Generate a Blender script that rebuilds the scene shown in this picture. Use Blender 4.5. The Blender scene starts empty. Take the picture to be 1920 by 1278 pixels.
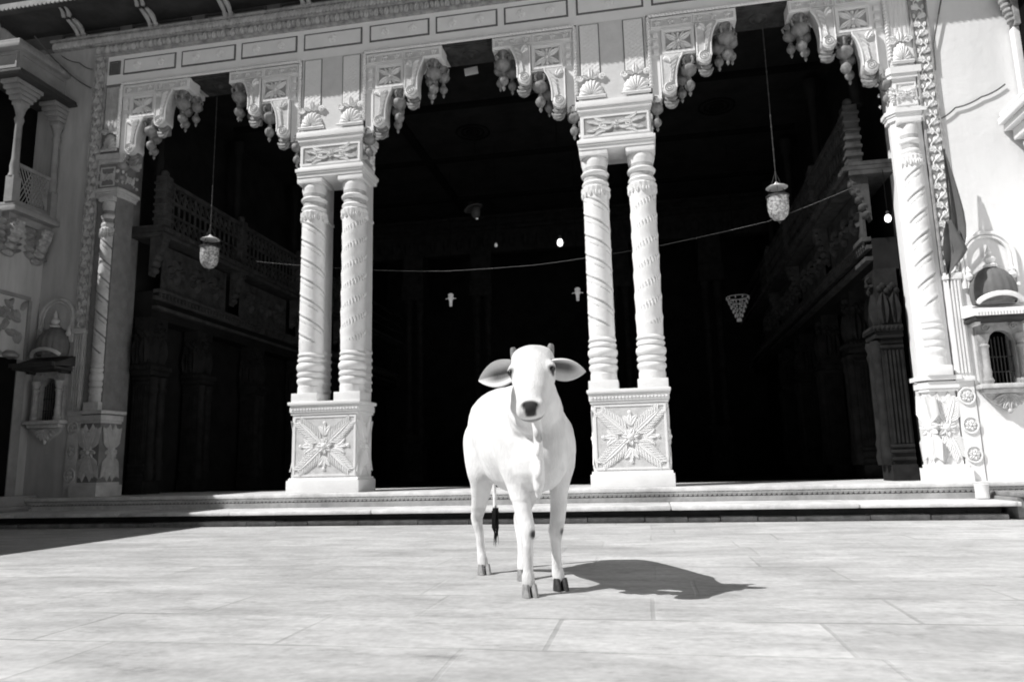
import bpy, bmesh, math, random
from mathutils import Vector, Matrix, noise
random.seed(7)
sc = bpy.context.scene
col = sc.collection
R = math.radians
PI = math.pi

# ------------------------------------------------------------------ materials
def mat(name, base, rough=.7, var=.25, scale=3., bump=.15, bscale=60., spec=.3, streak=False, dirt=0.):
    m = bpy.data.materials.new(name); m.use_nodes = True
    nt = m.node_tree; N = nt.nodes; L = nt.links
    b = N['Principled BSDF']
    b.inputs['Roughness'].default_value = rough
    b.inputs['Specular IOR Level'].default_value = spec
    tc = N.new('ShaderNodeTexCoord')
    mp = N.new('ShaderNodeMapping')
    L.new(tc.outputs['Object'], mp.inputs[0])
    if streak: mp.inputs['Scale'].default_value = (3., 3., .5)
    n1 = N.new('ShaderNodeTexNoise'); n1.inputs['Scale'].default_value = scale; n1.inputs['Detail'].default_value = 8
    n1.inputs['Roughness'].default_value = .65
    L.new(mp.outputs[0], n1.inputs['Vector'])
    rp = N.new('ShaderNodeValToRGB')
    lo = base*(1-var); hi = min(.9, base*(1+var*.45))
    rp.color_ramp.elements[0].position = .3; rp.color_ramp.elements[0].color = (lo, lo, lo, 1)
    rp.color_ramp.elements[1].position = .62; rp.color_ramp.elements[1].color = (hi, hi, hi, 1)
    L.new(n1.outputs['Fac'], rp.inputs[0])
    out = rp.outputs[0]
    if dirt > 0:
        n3 = N.new('ShaderNodeTexNoise'); n3.inputs['Scale'].default_value = 1.3; n3.inputs['Detail'].default_value = 10
        n3.inputs['Roughness'].default_value = .75
        L.new(mp.outputs[0], n3.inputs['Vector'])
        r3 = N.new('ShaderNodeValToRGB')
        r3.color_ramp.elements[0].position = .52; r3.color_ramp.elements[0].color = (1, 1, 1, 1)
        d = 1-dirt
        r3.color_ramp.elements[1].position = .72; r3.color_ramp.elements[1].color = (d, d, d, 1)
        L.new(n3.outputs['Fac'], r3.inputs[0])
        mx = N.new('ShaderNodeMix'); mx.data_type = 'RGBA'; mx.blend_type = 'MULTIPLY'; mx.inputs[0].default_value = 1
        L.new(out, mx.inputs[6]); L.new(r3.outputs[0], mx.inputs[7]); out = mx.outputs[2]
    L.new(out, b.inputs['Base Color'])
    if bump > 0:
        n2 = N.new('ShaderNodeTexNoise'); n2.inputs['Scale'].default_value = bscale; n2.inputs['Detail'].default_value = 5
        L.new(tc.outputs['Object'], n2.inputs['Vector'])
        bp = N.new('ShaderNodeBump'); bp.inputs['Strength'].default_value = bump; bp.inputs['Distance'].default_value = .01
        L.new(n2.outputs['Fac'], bp.inputs['Height']); L.new(bp.outputs[0], b.inputs['Normal'])
    return m

M_white = mat('white_painted_stone', .89, .55, .06, 6, .22, 45, dirt=.07)
M_carve = mat('carved_white_stone', .89, .55, .10, 11, .3, 70, dirt=.08)
M_grey  = mat('grey_painted_stone', .72, .6, .10, 6, .25, 45, dirt=.08)
M_dimp  = mat('dark_recess_tone', .14, .7, .25, 9, .2, 50)  # dark tone put in for groove shade; the niche domes share it
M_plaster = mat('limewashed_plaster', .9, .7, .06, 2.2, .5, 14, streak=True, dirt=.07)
M_wplas = mat('shade_toned_plaster', .46, .75, .2, 2.2, .35, 18, streak=True, dirt=.2)  # darker copy of the limewash, left side's shade built into it
M_wgrey = mat('shade_toned_wing_grey', .28, .65, .25, 5, .25, 45, dirt=.2)  # grey lowered to carry the left wing's shade
M_vine  = mat('darkened_carving', .38, .7, .5, 14, .3, 80, dirt=.3)  # darkened so the ground reads as shade behind leaf and vine relief
M_field = mat('relief_shade_ground', .40, .7, .3, 14, .3, 80, dirt=.2)  # dark ground put in for crevice shade behind carving
M_fieldl = mat('soft_relief_ground', .66, .65, .2, 14, .3, 80, dirt=.12)  # milder ground tone, adds contrast behind evenly lit relief
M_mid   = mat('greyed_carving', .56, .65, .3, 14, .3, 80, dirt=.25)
M_jback = mat('shade_toned_jamb_body', .2, .7, .25, 8, .3, 60, dirt=.2)  # left jamb body, its shade painted into the stone colour
M_shade = mat('shade_toned_stone', .52, .65, .25, 8, .3, 60, dirt=.25)  # grey copy of the white stone, toned for the shaded left side
M_bud   = mat('shade_toned_lotus', .26, .6, .5, 12, .25, 60)  # buds hang in shade, and that shade is in this colour
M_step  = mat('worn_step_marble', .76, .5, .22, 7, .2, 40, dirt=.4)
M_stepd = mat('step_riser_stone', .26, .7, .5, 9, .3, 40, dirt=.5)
M_eave  = mat('dark_timber_and_shade', .05, .7, .4, 6, .3, 40)  # also painted where shade falls: lower riser, niche canopies
M_upper = mat('dark_upper_wall', .13, .7, .35, 5, .3, 40)  # plain dark tone with random mottling
M_strut = mat('grey_timber', .34, .6, .35, 8, .2, 50)
M_hall  = mat('hall_shade_tone', .018, .85, .4, 3, .1, 30, spec=.04)  # hall colours set near black, interior shade included
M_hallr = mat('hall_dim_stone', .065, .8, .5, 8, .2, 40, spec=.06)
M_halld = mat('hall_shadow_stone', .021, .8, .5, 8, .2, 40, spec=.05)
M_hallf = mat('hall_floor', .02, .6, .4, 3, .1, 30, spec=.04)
M_black = mat('unlit_opening', .008, .9, .3, 3, 0, spec=.02)  # near-black sheets stand in for unlit depth; thin rods share it
M_iron  = mat('iron', .05, .5, .3, 20, .1, 90)
M_cloth = mat('flag_cloth', .13, .85, .2, 8, .2, 200, spec=.1)
M_wire  = mat('wire', .10, .6, .1, 20, 0)
M_wirel = mat('pale_cord', .26, .6, .1, 20, 0)
M_pot   = mat('white_pot', .82, .5, .1, 10, .1, 60)
M_horn  = mat('horn', .22, .5, .3, 30, .15, 90)
M_hoof  = mat('hoof_horn', .30, .5, .4, 40, .15, 90)
M_hoofd = mat('dark_hoof', .03, .5, .4, 40, .15, 90)
M_eye   = mat('eye_dark', .012, .15, .1, 40, 0, spec=.5)
M_tuft  = mat('tail_hair', .012, .8, .4, 60, .5, 200, spec=.1)
M_paper = mat('paper_sign', .55, .8, .08, 10, 0)

def glass_mat():
    m = bpy.data.materials.new('lamp_glass'); m.use_nodes = True
    nt = m.node_tree; b = nt.nodes['Principled BSDF']
    tc = nt.nodes.new('ShaderNodeTexCoord'); n = nt.nodes.new('ShaderNodeTexNoise'); n.inputs['Scale'].default_value = 45; n.inputs['Detail'].default_value = 4
    nt.links.new(tc.outputs['Object'], n.inputs['Vector'])
    r = nt.nodes.new('ShaderNodeValToRGB'); r.color_ramp.elements[0].position = .38; r.color_ramp.elements[1].position = .62
    r.color_ramp.elements[0].color = (.85,.85,.85,1); r.color_ramp.elements[1].color = (.35,.35,.35,1)
    nt.links.new(n.outputs['Fac'], r.inputs[0]); nt.links.new(r.outputs[0], b.inputs['Transmission Weight'])
    b.inputs['Base Color'].default_value = (.85, .85, .85, 1)
    b.inputs['Roughness'].default_value = .12
    b.inputs['IOR'].default_value = 1.45
    return m
M_glass = glass_mat()
def emit_mat(name, s):
    m = bpy.data.materials.new(name); m.use_nodes = True
    b = m.node_tree.nodes['Principled BSDF']
    b.inputs['Base Color'].default_value = (.8, .8, .8, 1)
    b.inputs['Emission Color'].default_value = (1, 1, 1, 1)
    b.inputs['Emission Strength'].default_value = s
    return m
M_glassd = emit_mat('chandelier_glass', .035)  # slight emission keeps the tiers visible in the dark hall
M_bulb = emit_mat('lit_bulb', 2.2)
M_glim = emit_mat('faint_lamp', .14)

def ground_mat():
    m = bpy.data.materials.new('courtyard_flagstones'); m.use_nodes = True
    nt = m.node_tree; N = nt.nodes; L = nt.links; b = N['Principled BSDF']
    tc = N.new('ShaderNodeTexCoord')
    wn = N.new('ShaderNodeTexNoise'); wn.inputs['Scale'].default_value = 1.2; wn.inputs['Detail'].default_value = 3
    L.new(tc.outputs['Object'], wn.inputs['Vector'])
    wm = N.new('ShaderNodeVectorMath'); wm.operation = 'SCALE'; wm.inputs['Scale'].default_value = .045
    L.new(wn.outputs['Color'], wm.inputs[0])
    ad = N.new('ShaderNodeVectorMath'); ad.operation = 'ADD'
    L.new(tc.outputs['Object'], ad.inputs[0]); L.new(wm.outputs[0], ad.inputs[1])
    mp = N.new('ShaderNodeMapping'); mp.inputs['Location'].default_value = (.38, 4.13, 0)
    L.new(ad.outputs[0], mp.inputs[0])
    br = N.new('ShaderNodeTexBrick')
    br.offset = .37; br.offset_frequency = 2; br.squash = 1.35; br.squash_frequency = 3
    br.inputs['Scale'].default_value = 1
    br.inputs['Brick Width'].default_value = .78; br.inputs['Row Height'].default_value = .41
    br.inputs['Mortar Size'].default_value = .009; br.inputs['Mortar Smooth'].default_value = .5
    br.inputs['Bias'].default_value = 0.
    br.inputs['Color1'].default_value = (.54, .54, .54, 1); br.inputs['Color2'].default_value = (.64, .64, .64, 1)
    br.inputs['Mortar'].default_value = (.58, .58, .58, 1)
    L.new(mp.outputs[0], br.inputs['Vector'])
    # worn patches and long scuffs
    n1 = N.new('ShaderNodeTexNoise'); n1.inputs['Scale'].default_value = 1.8; n1.inputs['Detail'].default_value = 12; n1.inputs['Roughness'].default_value = .68
    n1.inputs['Distortion'].default_value = .6
    m1 = N.new('ShaderNodeMapping'); m1.inputs['Scale'].default_value = (.8, 1.7, 1); m1.inputs['Rotation'].default_value = (0, 0, R(12))
    L.new(tc.outputs['Object'], m1.inputs[0]); L.new(m1.outputs[0], n1.inputs['Vector'])
    r1 = N.new('ShaderNodeValToRGB')
    r1.color_ramp.elements[0].position = .28; r1.color_ramp.elements[0].color = (.74, .74, .74, 1)
    r1.color_ramp.elements[1].position = .68; r1.color_ramp.elements[1].color = (1.12, 1.12, 1.12, 1)
    L.new(n1.outputs['Fac'], r1.inputs[0])
    mx = N.new('ShaderNodeMix'); mx.data_type = 'RGBA'; mx.blend_type = 'MULTIPLY'; mx.inputs[0].default_value = 1
    L.new(br.outputs['Color'], mx.inputs[6]); L.new(r1.outputs[0], mx.inputs[7])
    ms = N.new('ShaderNodeMapping'); ms.inputs['Scale'].default_value = (1.5, 3.6, 1); ms.inputs['Rotation'].default_value = (0, 0, R(-14))
    L.new(tc.outputs['Object'], ms.inputs[0])
    n6 = N.new('ShaderNodeTexNoise'); n6.inputs['Scale'].default_value = 1.7; n6.inputs['Detail'].default_value = 9; n6.inputs['Roughness'].default_value = .7
    L.new(ms.outputs[0], n6.inputs['Vector'])
    r6 = N.new('ShaderNodeValToRGB')
    r6.color_ramp.elements[0].position = .33; r6.color_ramp.elements[0].color = (.80, .80, .80, 1)
    r6.color_ramp.elements[1].position = .68; r6.color_ramp.elements[1].color = (1.14, 1.14, 1.14, 1)
    L.new(n6.outputs['Fac'], r6.inputs[0])
    mx6 = N.new('ShaderNodeMix'); mx6.data_type = 'RGBA'; mx6.blend_type = 'MULTIPLY'; mx6.inputs[0].default_value = 1
    L.new(mx.outputs[2], mx6.inputs[6]); L.new(r6.outputs[0], mx6.inputs[7]); mx = mx6
    n4 = N.new('ShaderNodeTexNoise'); n4.inputs['Scale'].default_value = 34; n4.inputs['Detail'].default_value = 6
    L.new(tc.outputs['Object'], n4.inputs['Vector'])
    r4 = N.new('ShaderNodeValToRGB')
    r4.color_ramp.elements[0].position = .3; r4.color_ramp.elements[0].color = (.86, .86, .86, 1)
    r4.color_ramp.elements[1].position = .7; r4.color_ramp.elements[1].color = (1.06, 1.06, 1.06, 1)
    L.new(n4.outputs['Fac'], r4.inputs[0])
    mx2 = N.new('ShaderNodeMix'); mx2.data_type = 'RGBA'; mx2.blend_type = 'MULTIPLY'; mx2.inputs[0].default_value = 1
    L.new(mx.outputs[2], mx2.inputs[6]); L.new(r4.outputs[0], mx2.inputs[7])
    vo = N.new('ShaderNodeTexNoise'); vo.inputs['Scale'].default_value = 7.5; vo.inputs['Detail'].default_value = 10; vo.inputs['Roughness'].default_value = .8
    mv = N.new('ShaderNodeMapping'); mv.inputs['Scale'].default_value = (.7, 1.5, 1); mv.inputs['Rotation'].default_value = (0, 0, R(20))
    L.new(tc.outputs['Object'], mv.inputs[0]); L.new(mv.outputs[0], vo.inputs['Vector'])
    rv = N.new('ShaderNodeValToRGB')
    rv.color_ramp.elements[0].position = .30; rv.color_ramp.elements[0].color = (.55, .55, .55, 1)
    rv.color_ramp.elements[1].position = .47; rv.color_ramp.elements[1].color = (1, 1, 1, 1)
    e = rv.color_ramp.elements.new(.66); e.color = (1.02, 1.02, 1.02, 1); e = rv.color_ramp.elements.new(.74); e.color = (1.22, 1.22, 1.22, 1)
    L.new(vo.outputs['Fac'], rv.inputs[0])
    mx7 = N.new('ShaderNodeMix'); mx7.data_type = 'RGBA'; mx7.blend_type = 'MULTIPLY'; mx7.inputs[0].default_value = 1
    L.new(mx2.outputs[2], mx7.inputs[6]); L.new(rv.outputs[0], mx7.inputs[7]); mx2 = mx7
    # joints: open and dark only along part of their length
    n5 = N.new('ShaderNodeTexNoise'); n5.inputs['Scale'].default_value = 1.9; n5.inputs['Detail'].default_value = 4
    L.new(tc.outputs['Object'], n5.inputs['Vector'])
    r5 = N.new('ShaderNodeValToRGB'); r5.color_ramp.elements[0].position = .46; r5.color_ramp.elements[1].position = .60
    r5.color_ramp.elements[0].color = (.10, .10, .10, 1); r5.color_ramp.elements[1].color = (.7, .7, .7, 1)
    L.new(n5.outputs['Fac'], r5.inputs[0])
    jm = N.new('ShaderNodeMath'); jm.operation = 'MULTIPLY'
    L.new(br.outputs['Fac'], jm.inputs[0]); L.new(r5.outputs[0], jm.inputs[1])
    jm.inputs[0].default_value = 0
    jh = N.new('ShaderNodeMath'); jh.operation = 'MULTIPLY'; jh.inputs[1].default_value = .5
    L.new(jm.outputs[0], jh.inputs[0])
    # long lateral joints, thin and dark
    sx = N.new('ShaderNodeSeparateXYZ'); L.new(mp.outputs[0], sx.inputs[0])
    dv = N.new('ShaderNodeMath'); dv.operation = 'DIVIDE'; dv.inputs[1].default_value = .41; L.new(sx.outputs['Y'], dv.inputs[0])
    frc = N.new('ShaderNodeMath'); frc.operation = 'PINGPONG'; frc.inputs[1].default_value = .5; L.new(dv.outputs[0], frc.inputs[0])
    lt = N.new('ShaderNodeMapRange'); lt.inputs['From Min'].default_value = .006; lt.inputs['From Max'].default_value = .024
    lt.inputs['To Min'].default_value = 1; lt.inputs['To Max'].default_value = 0; L.new(frc.outputs[0], lt.inputs['Value'])
    ln = N.new('ShaderNodeMath'); ln.operation = 'MULTIPLY'; L.new(lt.outputs[0], ln.inputs[0]); L.new(r5.outputs[0], ln.inputs[1])
    ja = N.new('ShaderNodeMath'); ja.operation = 'MAXIMUM'; L.new(jh.outputs[0], ja.inputs[0]); L.new(ln.outputs[0], ja.inputs[1]); jm = ja
    mx3 = N.new('ShaderNodeMix'); mx3.data_type = 'RGBA'
    mx3.inputs[7].default_value = (.20, .20, .20, 1)
    L.new(jm.outputs[0], mx3.inputs[0]); L.new(mx2.outputs[2], mx3.inputs[6])
    L.new(mx3.outputs[2], b.inputs['Base Color'])
    b.inputs['Roughness'].default_value = .62; b.inputs['Specular IOR Level'].default_value = .3
    ma = N.new('ShaderNodeMath'); ma.operation = 'MULTIPLY_ADD'; ma.inputs[1].default_value = -1.2
    L.new(br.outputs['Fac'], ma.inputs[0]); L.new(n1.outputs['Fac'], ma.inputs[2])
    bp = N.new('ShaderNodeBump'); bp.inputs['Strength'].default_value = .25; bp.inputs['Distance'].default_value = .02
    L.new(ma.outputs[0], bp.inputs['Height']); L.new(bp.outputs[0], b.inputs['Normal'])
    return m
M_ground = ground_mat()

def hide_mat():
    m = bpy.data.materials.new('calf_hide'); m.use_nodes = True
    nt = m.node_tree; N = nt.nodes; L = nt.links; b = N['Principled BSDF']
    at = N.new('ShaderNodeVertexColor'); at.layer_name = 'tint'
    tc = N.new('ShaderNodeTexCoord')
    n1 = N.new('ShaderNodeTexNoise'); n1.inputs['Scale'].default_value = 9; n1.inputs['Detail'].default_value = 8
    L.new(tc.outputs['Object'], n1.inputs['Vector'])
    r1 = N.new('ShaderNodeValToRGB')
    r1.color_ramp.elements[0].position = .3; r1.color_ramp.elements[0].color = (.88, .88, .88, 1)
    r1.color_ramp.elements[1].position = .6; r1.color_ramp.elements[1].color = (1, 1, 1, 1)
    L.new(n1.outputs['Fac'], r1.inputs[0])
    mx = N.new('ShaderNodeMix'); mx.data_type = 'RGBA'; mx.blend_type = 'MULTIPLY'; mx.inputs[0].default_value = 1
    L.new(at.outputs[0], mx.inputs[6]); L.new(r1.outputs[0], mx.inputs[7])
    L.new(mx.outputs[2], b.inputs['Base Color'])
    b.inputs['Roughness'].default_value = .8; b.inputs['Specular IOR Level'].default_value = .15
    b.inputs['Sheen Weight'].default_value = .15
    mp = N.new('ShaderNodeMapping'); mp.inputs['Scale'].default_value = (1, 1, .3)
    L.new(tc.outputs['Object'], mp.inputs[0])
    n2 = N.new('ShaderNodeTexNoise'); n2.inputs['Scale'].default_value = 150; n2.inputs['Detail'].default_value = 6
    L.new(mp.outputs[0], n2.inputs['Vector'])
    bp = N.new('ShaderNodeBump'); bp.inputs['Strength'].default_value = .5; bp.inputs['Distance'].default_value = .006
    L.new(n2.outputs['Fac'], bp.inputs['Height']); L.new(bp.outputs[0], b.inputs['Normal'])
    return m
M_hide = hide_mat()

# ------------------------------------------------------------------ mesh builder
class MB:
    def __init__(s, ox=0, oy=0, oz=0, sx=1):
        s.v = []; s.f = []; s.m = []; s.mi = 0; s.o = (ox, oy, oz); s.sx = sx
    def add(s, vs, fs):
        n = len(s.v); ox, oy, oz = s.o
        for x, y, z in vs: s.v.append((ox+s.sx*x, oy+y, oz+z))
        for f in fs:
            g = [n+i for i in f]
            if s.sx < 0: g.reverse()
            s.f.append(g); s.m.append(s.mi)
        return s
    def use(s, i): s.mi = i; return s
    def box(s, x0, x1, y0, y1, z0, z1):
        vs = [(x0,y0,z0),(x1,y0,z0),(x1,y1,z0),(x0,y1,z0),(x0,y0,z1),(x1,y0,z1),(x1,y1,z1),(x0,y1,z1)]
        return s.add(vs, [(3,2,1,0),(4,5,6,7),(0,1,5,4),(1,2,6,5),(2,3,7,6),(3,0,4,7)])
    def bbox(s, x0, x1, y0, y1, z0, z1, b=.008):      # box with softened edges
        bm = bmesh.new(); bmesh.ops.create_cube(bm, size=1)
        bmesh.ops.scale(bm, vec=(x1-x0, y1-y0, z1-z0), verts=bm.verts)
        bmesh.ops.bevel(bm, geom=list(bm.edges), offset=b, segments=2, profile=.6, affect='EDGES')
        bm.verts.ensure_lookup_table()
        c = ((x0+x1)/2, (y0+y1)/2, (z0+z1)/2)
        vs = [(v.co.x+c[0], v.co.y+c[1], v.co.z+c[2]) for v in bm.verts]
        fs = [[v.index for v in f.verts] for f in bm.faces]; bm.free()
        return s.add(vs, fs)
    def prism(s, pts, z0, z1):                        # polygon in x,y extruded along z
        n = len(pts)
        vs = [(x,y,z0) for x,y in pts]+[(x,y,z1) for x,y in pts]
        fs = [list(range(n))[::-1], list(range(n,2*n))]+[(i,(i+1)%n,n+(i+1)%n,n+i) for i in range(n)]
        return s.add(vs, fs)
    def prismy(s, pts, y0, y1):                       # polygon in x,z extruded along y
        n = len(pts)
        vs = [(x,y0,z) for x,z in pts]+[(x,y1,z) for x,z in pts]
        fs = [list(range(n)), list(range(n,2*n))[::-1]]+[(i,n+i,n+(i+1)%n,(i+1)%n) for i in range(n)]
        return s.add(vs, fs)
    def prismx(s, pts, x0, x1):                       # polygon in y,z extruded along x
        n = len(pts)
        vs = [(x0,y,z) for y,z in pts]+[(x1,y,z) for y,z in pts]
        fs = [list(range(n))[::-1], list(range(n,2*n))]+[(i,(i+1)%n,n+(i+1)%n,n+i) for i in range(n)]
        return s.add(vs, fs)
    def lathe(s, prof, cx, cy, cz=0, seg=20, a0=0, a1=2*PI, fr=None, mf=None):
        full = abs(a1-a0-2*PI) < 1e-4
        k = seg if full else seg+1
        vs = []; fs = []
        for r, z in prof:
            for i in range(k):
                a = a0+(a1-a0)*i/seg
                rr = fr(r, a, z) if fr else r
                vs.append((cx+rr*math.cos(a), cy+rr*math.sin(a), cz+z))
        for j in range(len(prof)-1):
            for i in range(seg):
                i2 = (i+1) % k
                fs.append((j*k+i, j*k+i2, (j+1)*k+i2, (j+1)*k+i))
        keep = len(s.m)
        if full:
            fs.append(list(range(k))[::-1]); m = (len(prof)-1)*k; fs.append(list(range(m, m+k)))
        s.add(vs, fs)
        if mf:
            q = keep
            for j in range(len(prof)-1):
                for i in range(seg):
                    s.m[q] = mf((prof[j][0]+prof[j+1][0])/2, a0+(a1-a0)*(i+.5)/seg, (prof[j][1]+prof[j+1][1])/2); q += 1
        return s
    def tube(s, path, r, seg=6, closed=False, taper=None):
        P = [Vector(p) for p in path]; n = len(P); vs = []; fs = []
        up = Vector((0,1,0))
        for i in range(n):
            a = P[i-1] if (i > 0 or closed) else P[i]; b = P[(i+1) % n] if (i < n-1 or closed) else P[i]
            t = (b-a); t = t.normalized() if t.length > 1e-9 else Vector((0,0,1))
            u = t.cross(up)
            if u.length < 1e-3: u = t.cross(Vector((1,0,0)))
            u.normalize(); w = u.cross(t)
            rr = r*(taper(i/(n-1)) if taper else 1)
            for k in range(seg):
                q = 2*PI*k/seg
                vs.append(tuple(P[i]+u*rr*math.cos(q)+w*rr*math.sin(q)))
        m = n if closed else n-1
        for i in range(m):
            for k in range(seg):
                fs.append((i*seg+k, i*seg+(k+1)%seg, ((i+1)%n)*seg+(k+1)%seg, ((i+1)%n)*seg+k))
        if not closed:
            fs.append(list(range(seg))[::-1]); fs.append(list(range((n-1)*seg, n*seg)))
        return s.add(vs, fs)
    def ball(s, c, rx, ry, rz, seg=10, rings=6):
        vs = [(c[0], c[1], c[2]-rz)]; fs = []
        for j in range(1, rings):
            t = PI*j/rings
            for i in range(seg):
                a = 2*PI*i/seg
                vs.append((c[0]+rx*math.sin(t)*math.cos(a), c[1]+ry*math.sin(t)*math.sin(a), c[2]-rz*math.cos(t)))
        vs.append((c[0], c[1], c[2]+rz)); e = len(vs)-1
        for i in range(seg):
            fs.append((0, 1+(i+1)%seg, 1+i)); fs.append((e, 1+(rings-2)*seg+i, 1+(rings-2)*seg+(i+1)%seg))
        for j in range(rings-2):
            for i in range(seg):
                fs.append((1+j*seg+i, 1+j*seg+(i+1)%seg, 1+(j+1)*seg+(i+1)%seg, 1+(j+1)*seg+i))
        return s.add(vs, fs)
    # ---- carved relief on a plane: origin o, axes U (right), V (up), N (outward)
    def leaf(s, o, U, V, N, px, py, ang, ln, wd, ht, curl=0., lift=.0):
        o = Vector(o); U = Vector(U); V = Vector(V); N = Vector(N)
        vs = []; fs = []
        K = 6
        for i in range(K+1):
            t = i/K
            a = ang+curl*t
            # integrate along the curled spine
            if i == 0: x, y = px, py
            else:
                x += math.cos(a)*ln/K; y += math.sin(a)*ln/K
            w = wd*(math.sin(PI*min(.97, .12+.85*t)))**.8*.5
            nx, ny = -math.sin(a), math.cos(a)
            h = ht*(.55+.45*math.sin(PI*t))+lift*t
            for q, hh in ((-1, 0), (-.55, h), (0, h*.45), (.55, h), (1, 0)):
                p = o+U*(x+nx*w*q)+V*(y+ny*w*q)+N*(hh+.0005)
                vs.append(tuple(p))
        for i in range(K):
            for k in range(4):
                fs.append((i*5+k, i*5+k+1, (i+1)*5+k+1, (i+1)*5+k))
        return s.add(vs, fs)
    def boss(s, o, U, V, N, px, py, r, h, seg=10):
        o = Vector(o); U = Vector(U); V = Vector(V); N = Vector(N)
        vs = []; fs = []; rings = 4
        for j in range(rings):
            t = (PI/2)*j/rings
            for i in range(seg):
                a = 2*PI*i/seg
                vs.append(tuple(o+U*(px+r*math.cos(t)*math.cos(a))+V*(py+r*math.cos(t)*math.sin(a))+N*(h*math.sin(t)+.0003)))
        vs.append(tuple(o+U*px+V*py+N*h)); e = len(vs)-1
        for j in range(rings-1):
            for i in range(seg): fs.append((j*seg+i, j*seg+(i+1)%seg, (j+1)*seg+(i+1)%seg, (j+1)*seg+i))
        for i in range(seg): fs.append(((rings-1)*seg+i, (rings-1)*seg+(i+1)%seg, e))
        return s.add(vs, fs)
    def flower(s, o, U, V, N, px, py, r, h, n=6):
        for k in range(n):
            a = 2*PI*k/n+.3
            s.leaf(o, U, V, N, px+math.cos(a)*r*.2, py+math.sin(a)*r*.2, a, r*.8, r*.62, h)
        return s.boss(o, U, V, N, px, py, r*.28, h*1.4, 8)
    def spiral(s, o, U, V, N, px, py, r, turns, tr, sgn=1, a0=0, h=0.):
        o = Vector(o); U = Vector(U); V = Vector(V); N = Vector(N)
        path = []
        K = int(14*turns)
        for i in range(K+1):
            t = i/K; a = a0+sgn*2*PI*turns*t; rr = r*(1-.88*t)
            path.append(tuple(o+U*(px+rr*math.cos(a))+V*(py+rr*math.sin(a))+N*h))
        return s.tube(path, tr, 5)
    def frame(s, x0, x1, z0, z1, w, y0, y1):         # raised picture frame facing -y
        s.box(x0, x1, y0, y1, z1-w, z1); s.box(x0, x1, y0, y1, z0, z0+w)
        s.box(x0, x0+w, y0, y1, z0+w, z1-w); s.box(x1-w, x1, y0, y1, z0+w, z1-w)
        return s
    def build(s, name, m, parent=None, smooth=40):
        me = bpy.data.meshes.new(name); me.from_pydata(s.v, [], s.f); me.update()
        for q in (m if isinstance(m, (list, tuple)) else [m]): me.materials.append(q)
        if any(s.m): me.polygons.foreach_set('material_index', s.m)
        if smooth:
            for p in me.polygons: p.use_smooth = True
            try: me.set_sharp_from_angle(angle=R(smooth))
            except Exception: pass
        o = bpy.data.objects.new(name, me); col.objects.link(o)
        if parent: o.parent = parent
        return o
FX, FZ, FN = (1,0,0), (0,0,1), (0,-1,0)              # facade axes

def thing(name, label, cat, loc=(0,0,0), group=None):
    o = bpy.data.objects.new(name, None); col.objects.link(o); o.location = loc
    o.empty_display_size = .1
    o['label'] = label; o['category'] = cat
    if group: o['group'] = group
    return o
def tag(o, label, cat, group=None):
    o['label'] = label; o['category'] = cat
    if group: o['group'] = group
    return o
def copy_part(o, parent, loc=None):
    c = o.copy(); col.objects.link(c); c.parent = parent
    if loc is not None: c.location = loc
    for ch in list(o.children):
        d = ch.copy(); col.objects.link(d); d.parent = c
    return c

# ------------------------------------------------------------------ ground
g = MB(); g.add([(-80,-90,0),(80,-90,0),(80,80,0),(-80,80,0)], [(0,1,2,3)])
go = g.build('ground', M_ground, None, 0); go['kind'] = 'structure'

XC = -.52
PL, PR = XC-1.525, XC+1.525                          # pier centres
ZF = .272                                            # plinth top

# ------------------------------------------------------------------ entrance steps
st = thing('entrance_steps', 'two long pale stone steps with beaded moulding below the temple columns', 'steps', (XC, -.4, 0))
def P_(mb, name, m, parent, smooth=40):
    o = mb.build(name, m, parent, smooth)
    if parent:
        pl = parent.location; q = parent.parent
        tot = Vector(pl)
        while q: tot += Vector(q.location); q = q.parent
        o.location = -tot
    return o
m = MB(); m.box(-6.2, 4.9, -.14, 1.25, .06, .232)
m.bbox(-6.2, 4.9, -.19, -.02, .232, ZF, .012); m.box(-6.2, 4.9, -.02, 1.25, .233, ZF)
m.use(1).box(-6.2, 4.9, -.1425, -.13, .186, .231); m.use(0)  # dark strip painted in for the shadow below the upper nosing
P_(m, 'upper_step', [M_step, M_dimp], st)
m = MB()
x = -6.15
while x < 4.85:
    m.leaf((0,-.141,0), FX, FZ, FN, x, .196, R(35), .05, .034, .02); x += .042
m.box(-6.2, 4.9, -.158, -.14, .212, .226); m.box(-6.2, 4.9, -.152, -.14, .178, .186)
P_(m, 'beaded_moulding', M_step, st)
m = MB()
x = -6.2
while x < 3.9:                                       # nosing slabs laid end to end
    w = random.uniform(1.1, 1.7); x1 = min(3.9, x+w)
    m.bbox(x, x1-.004, -.73+random.uniform(-.006,.006), -.12, .102, .138+random.uniform(-.004,.004), .013); x = x1
P_(m, 'lower_step', M_step, st)
m = MB(); m.box(-6.2, 3.86, -.50, -.142, .0, .102); P_(m, 'lower_riser', M_eave, st)  # near-black face carries the shadow of the nosing above
m = MB(); x = -6.2
while x < 3.84:
    w = random.uniform(.25, .6); x1 = min(3.86, x+w)
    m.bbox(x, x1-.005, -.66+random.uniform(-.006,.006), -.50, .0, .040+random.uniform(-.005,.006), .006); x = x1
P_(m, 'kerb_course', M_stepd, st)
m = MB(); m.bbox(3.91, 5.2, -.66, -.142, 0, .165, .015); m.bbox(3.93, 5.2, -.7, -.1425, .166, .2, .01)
P_(m, 'end_block', M_stepd, st)

# ------------------------------------------------------------------ temple facade
T = thing('temple_facade', 'white carved temple front with three arches on twin spiral columns', 'temple', (XC, 0, ZF))
def part(mb, name, m, parent=None, smooth=40): return P_(mb, name, m, parent or T, smooth)

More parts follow.
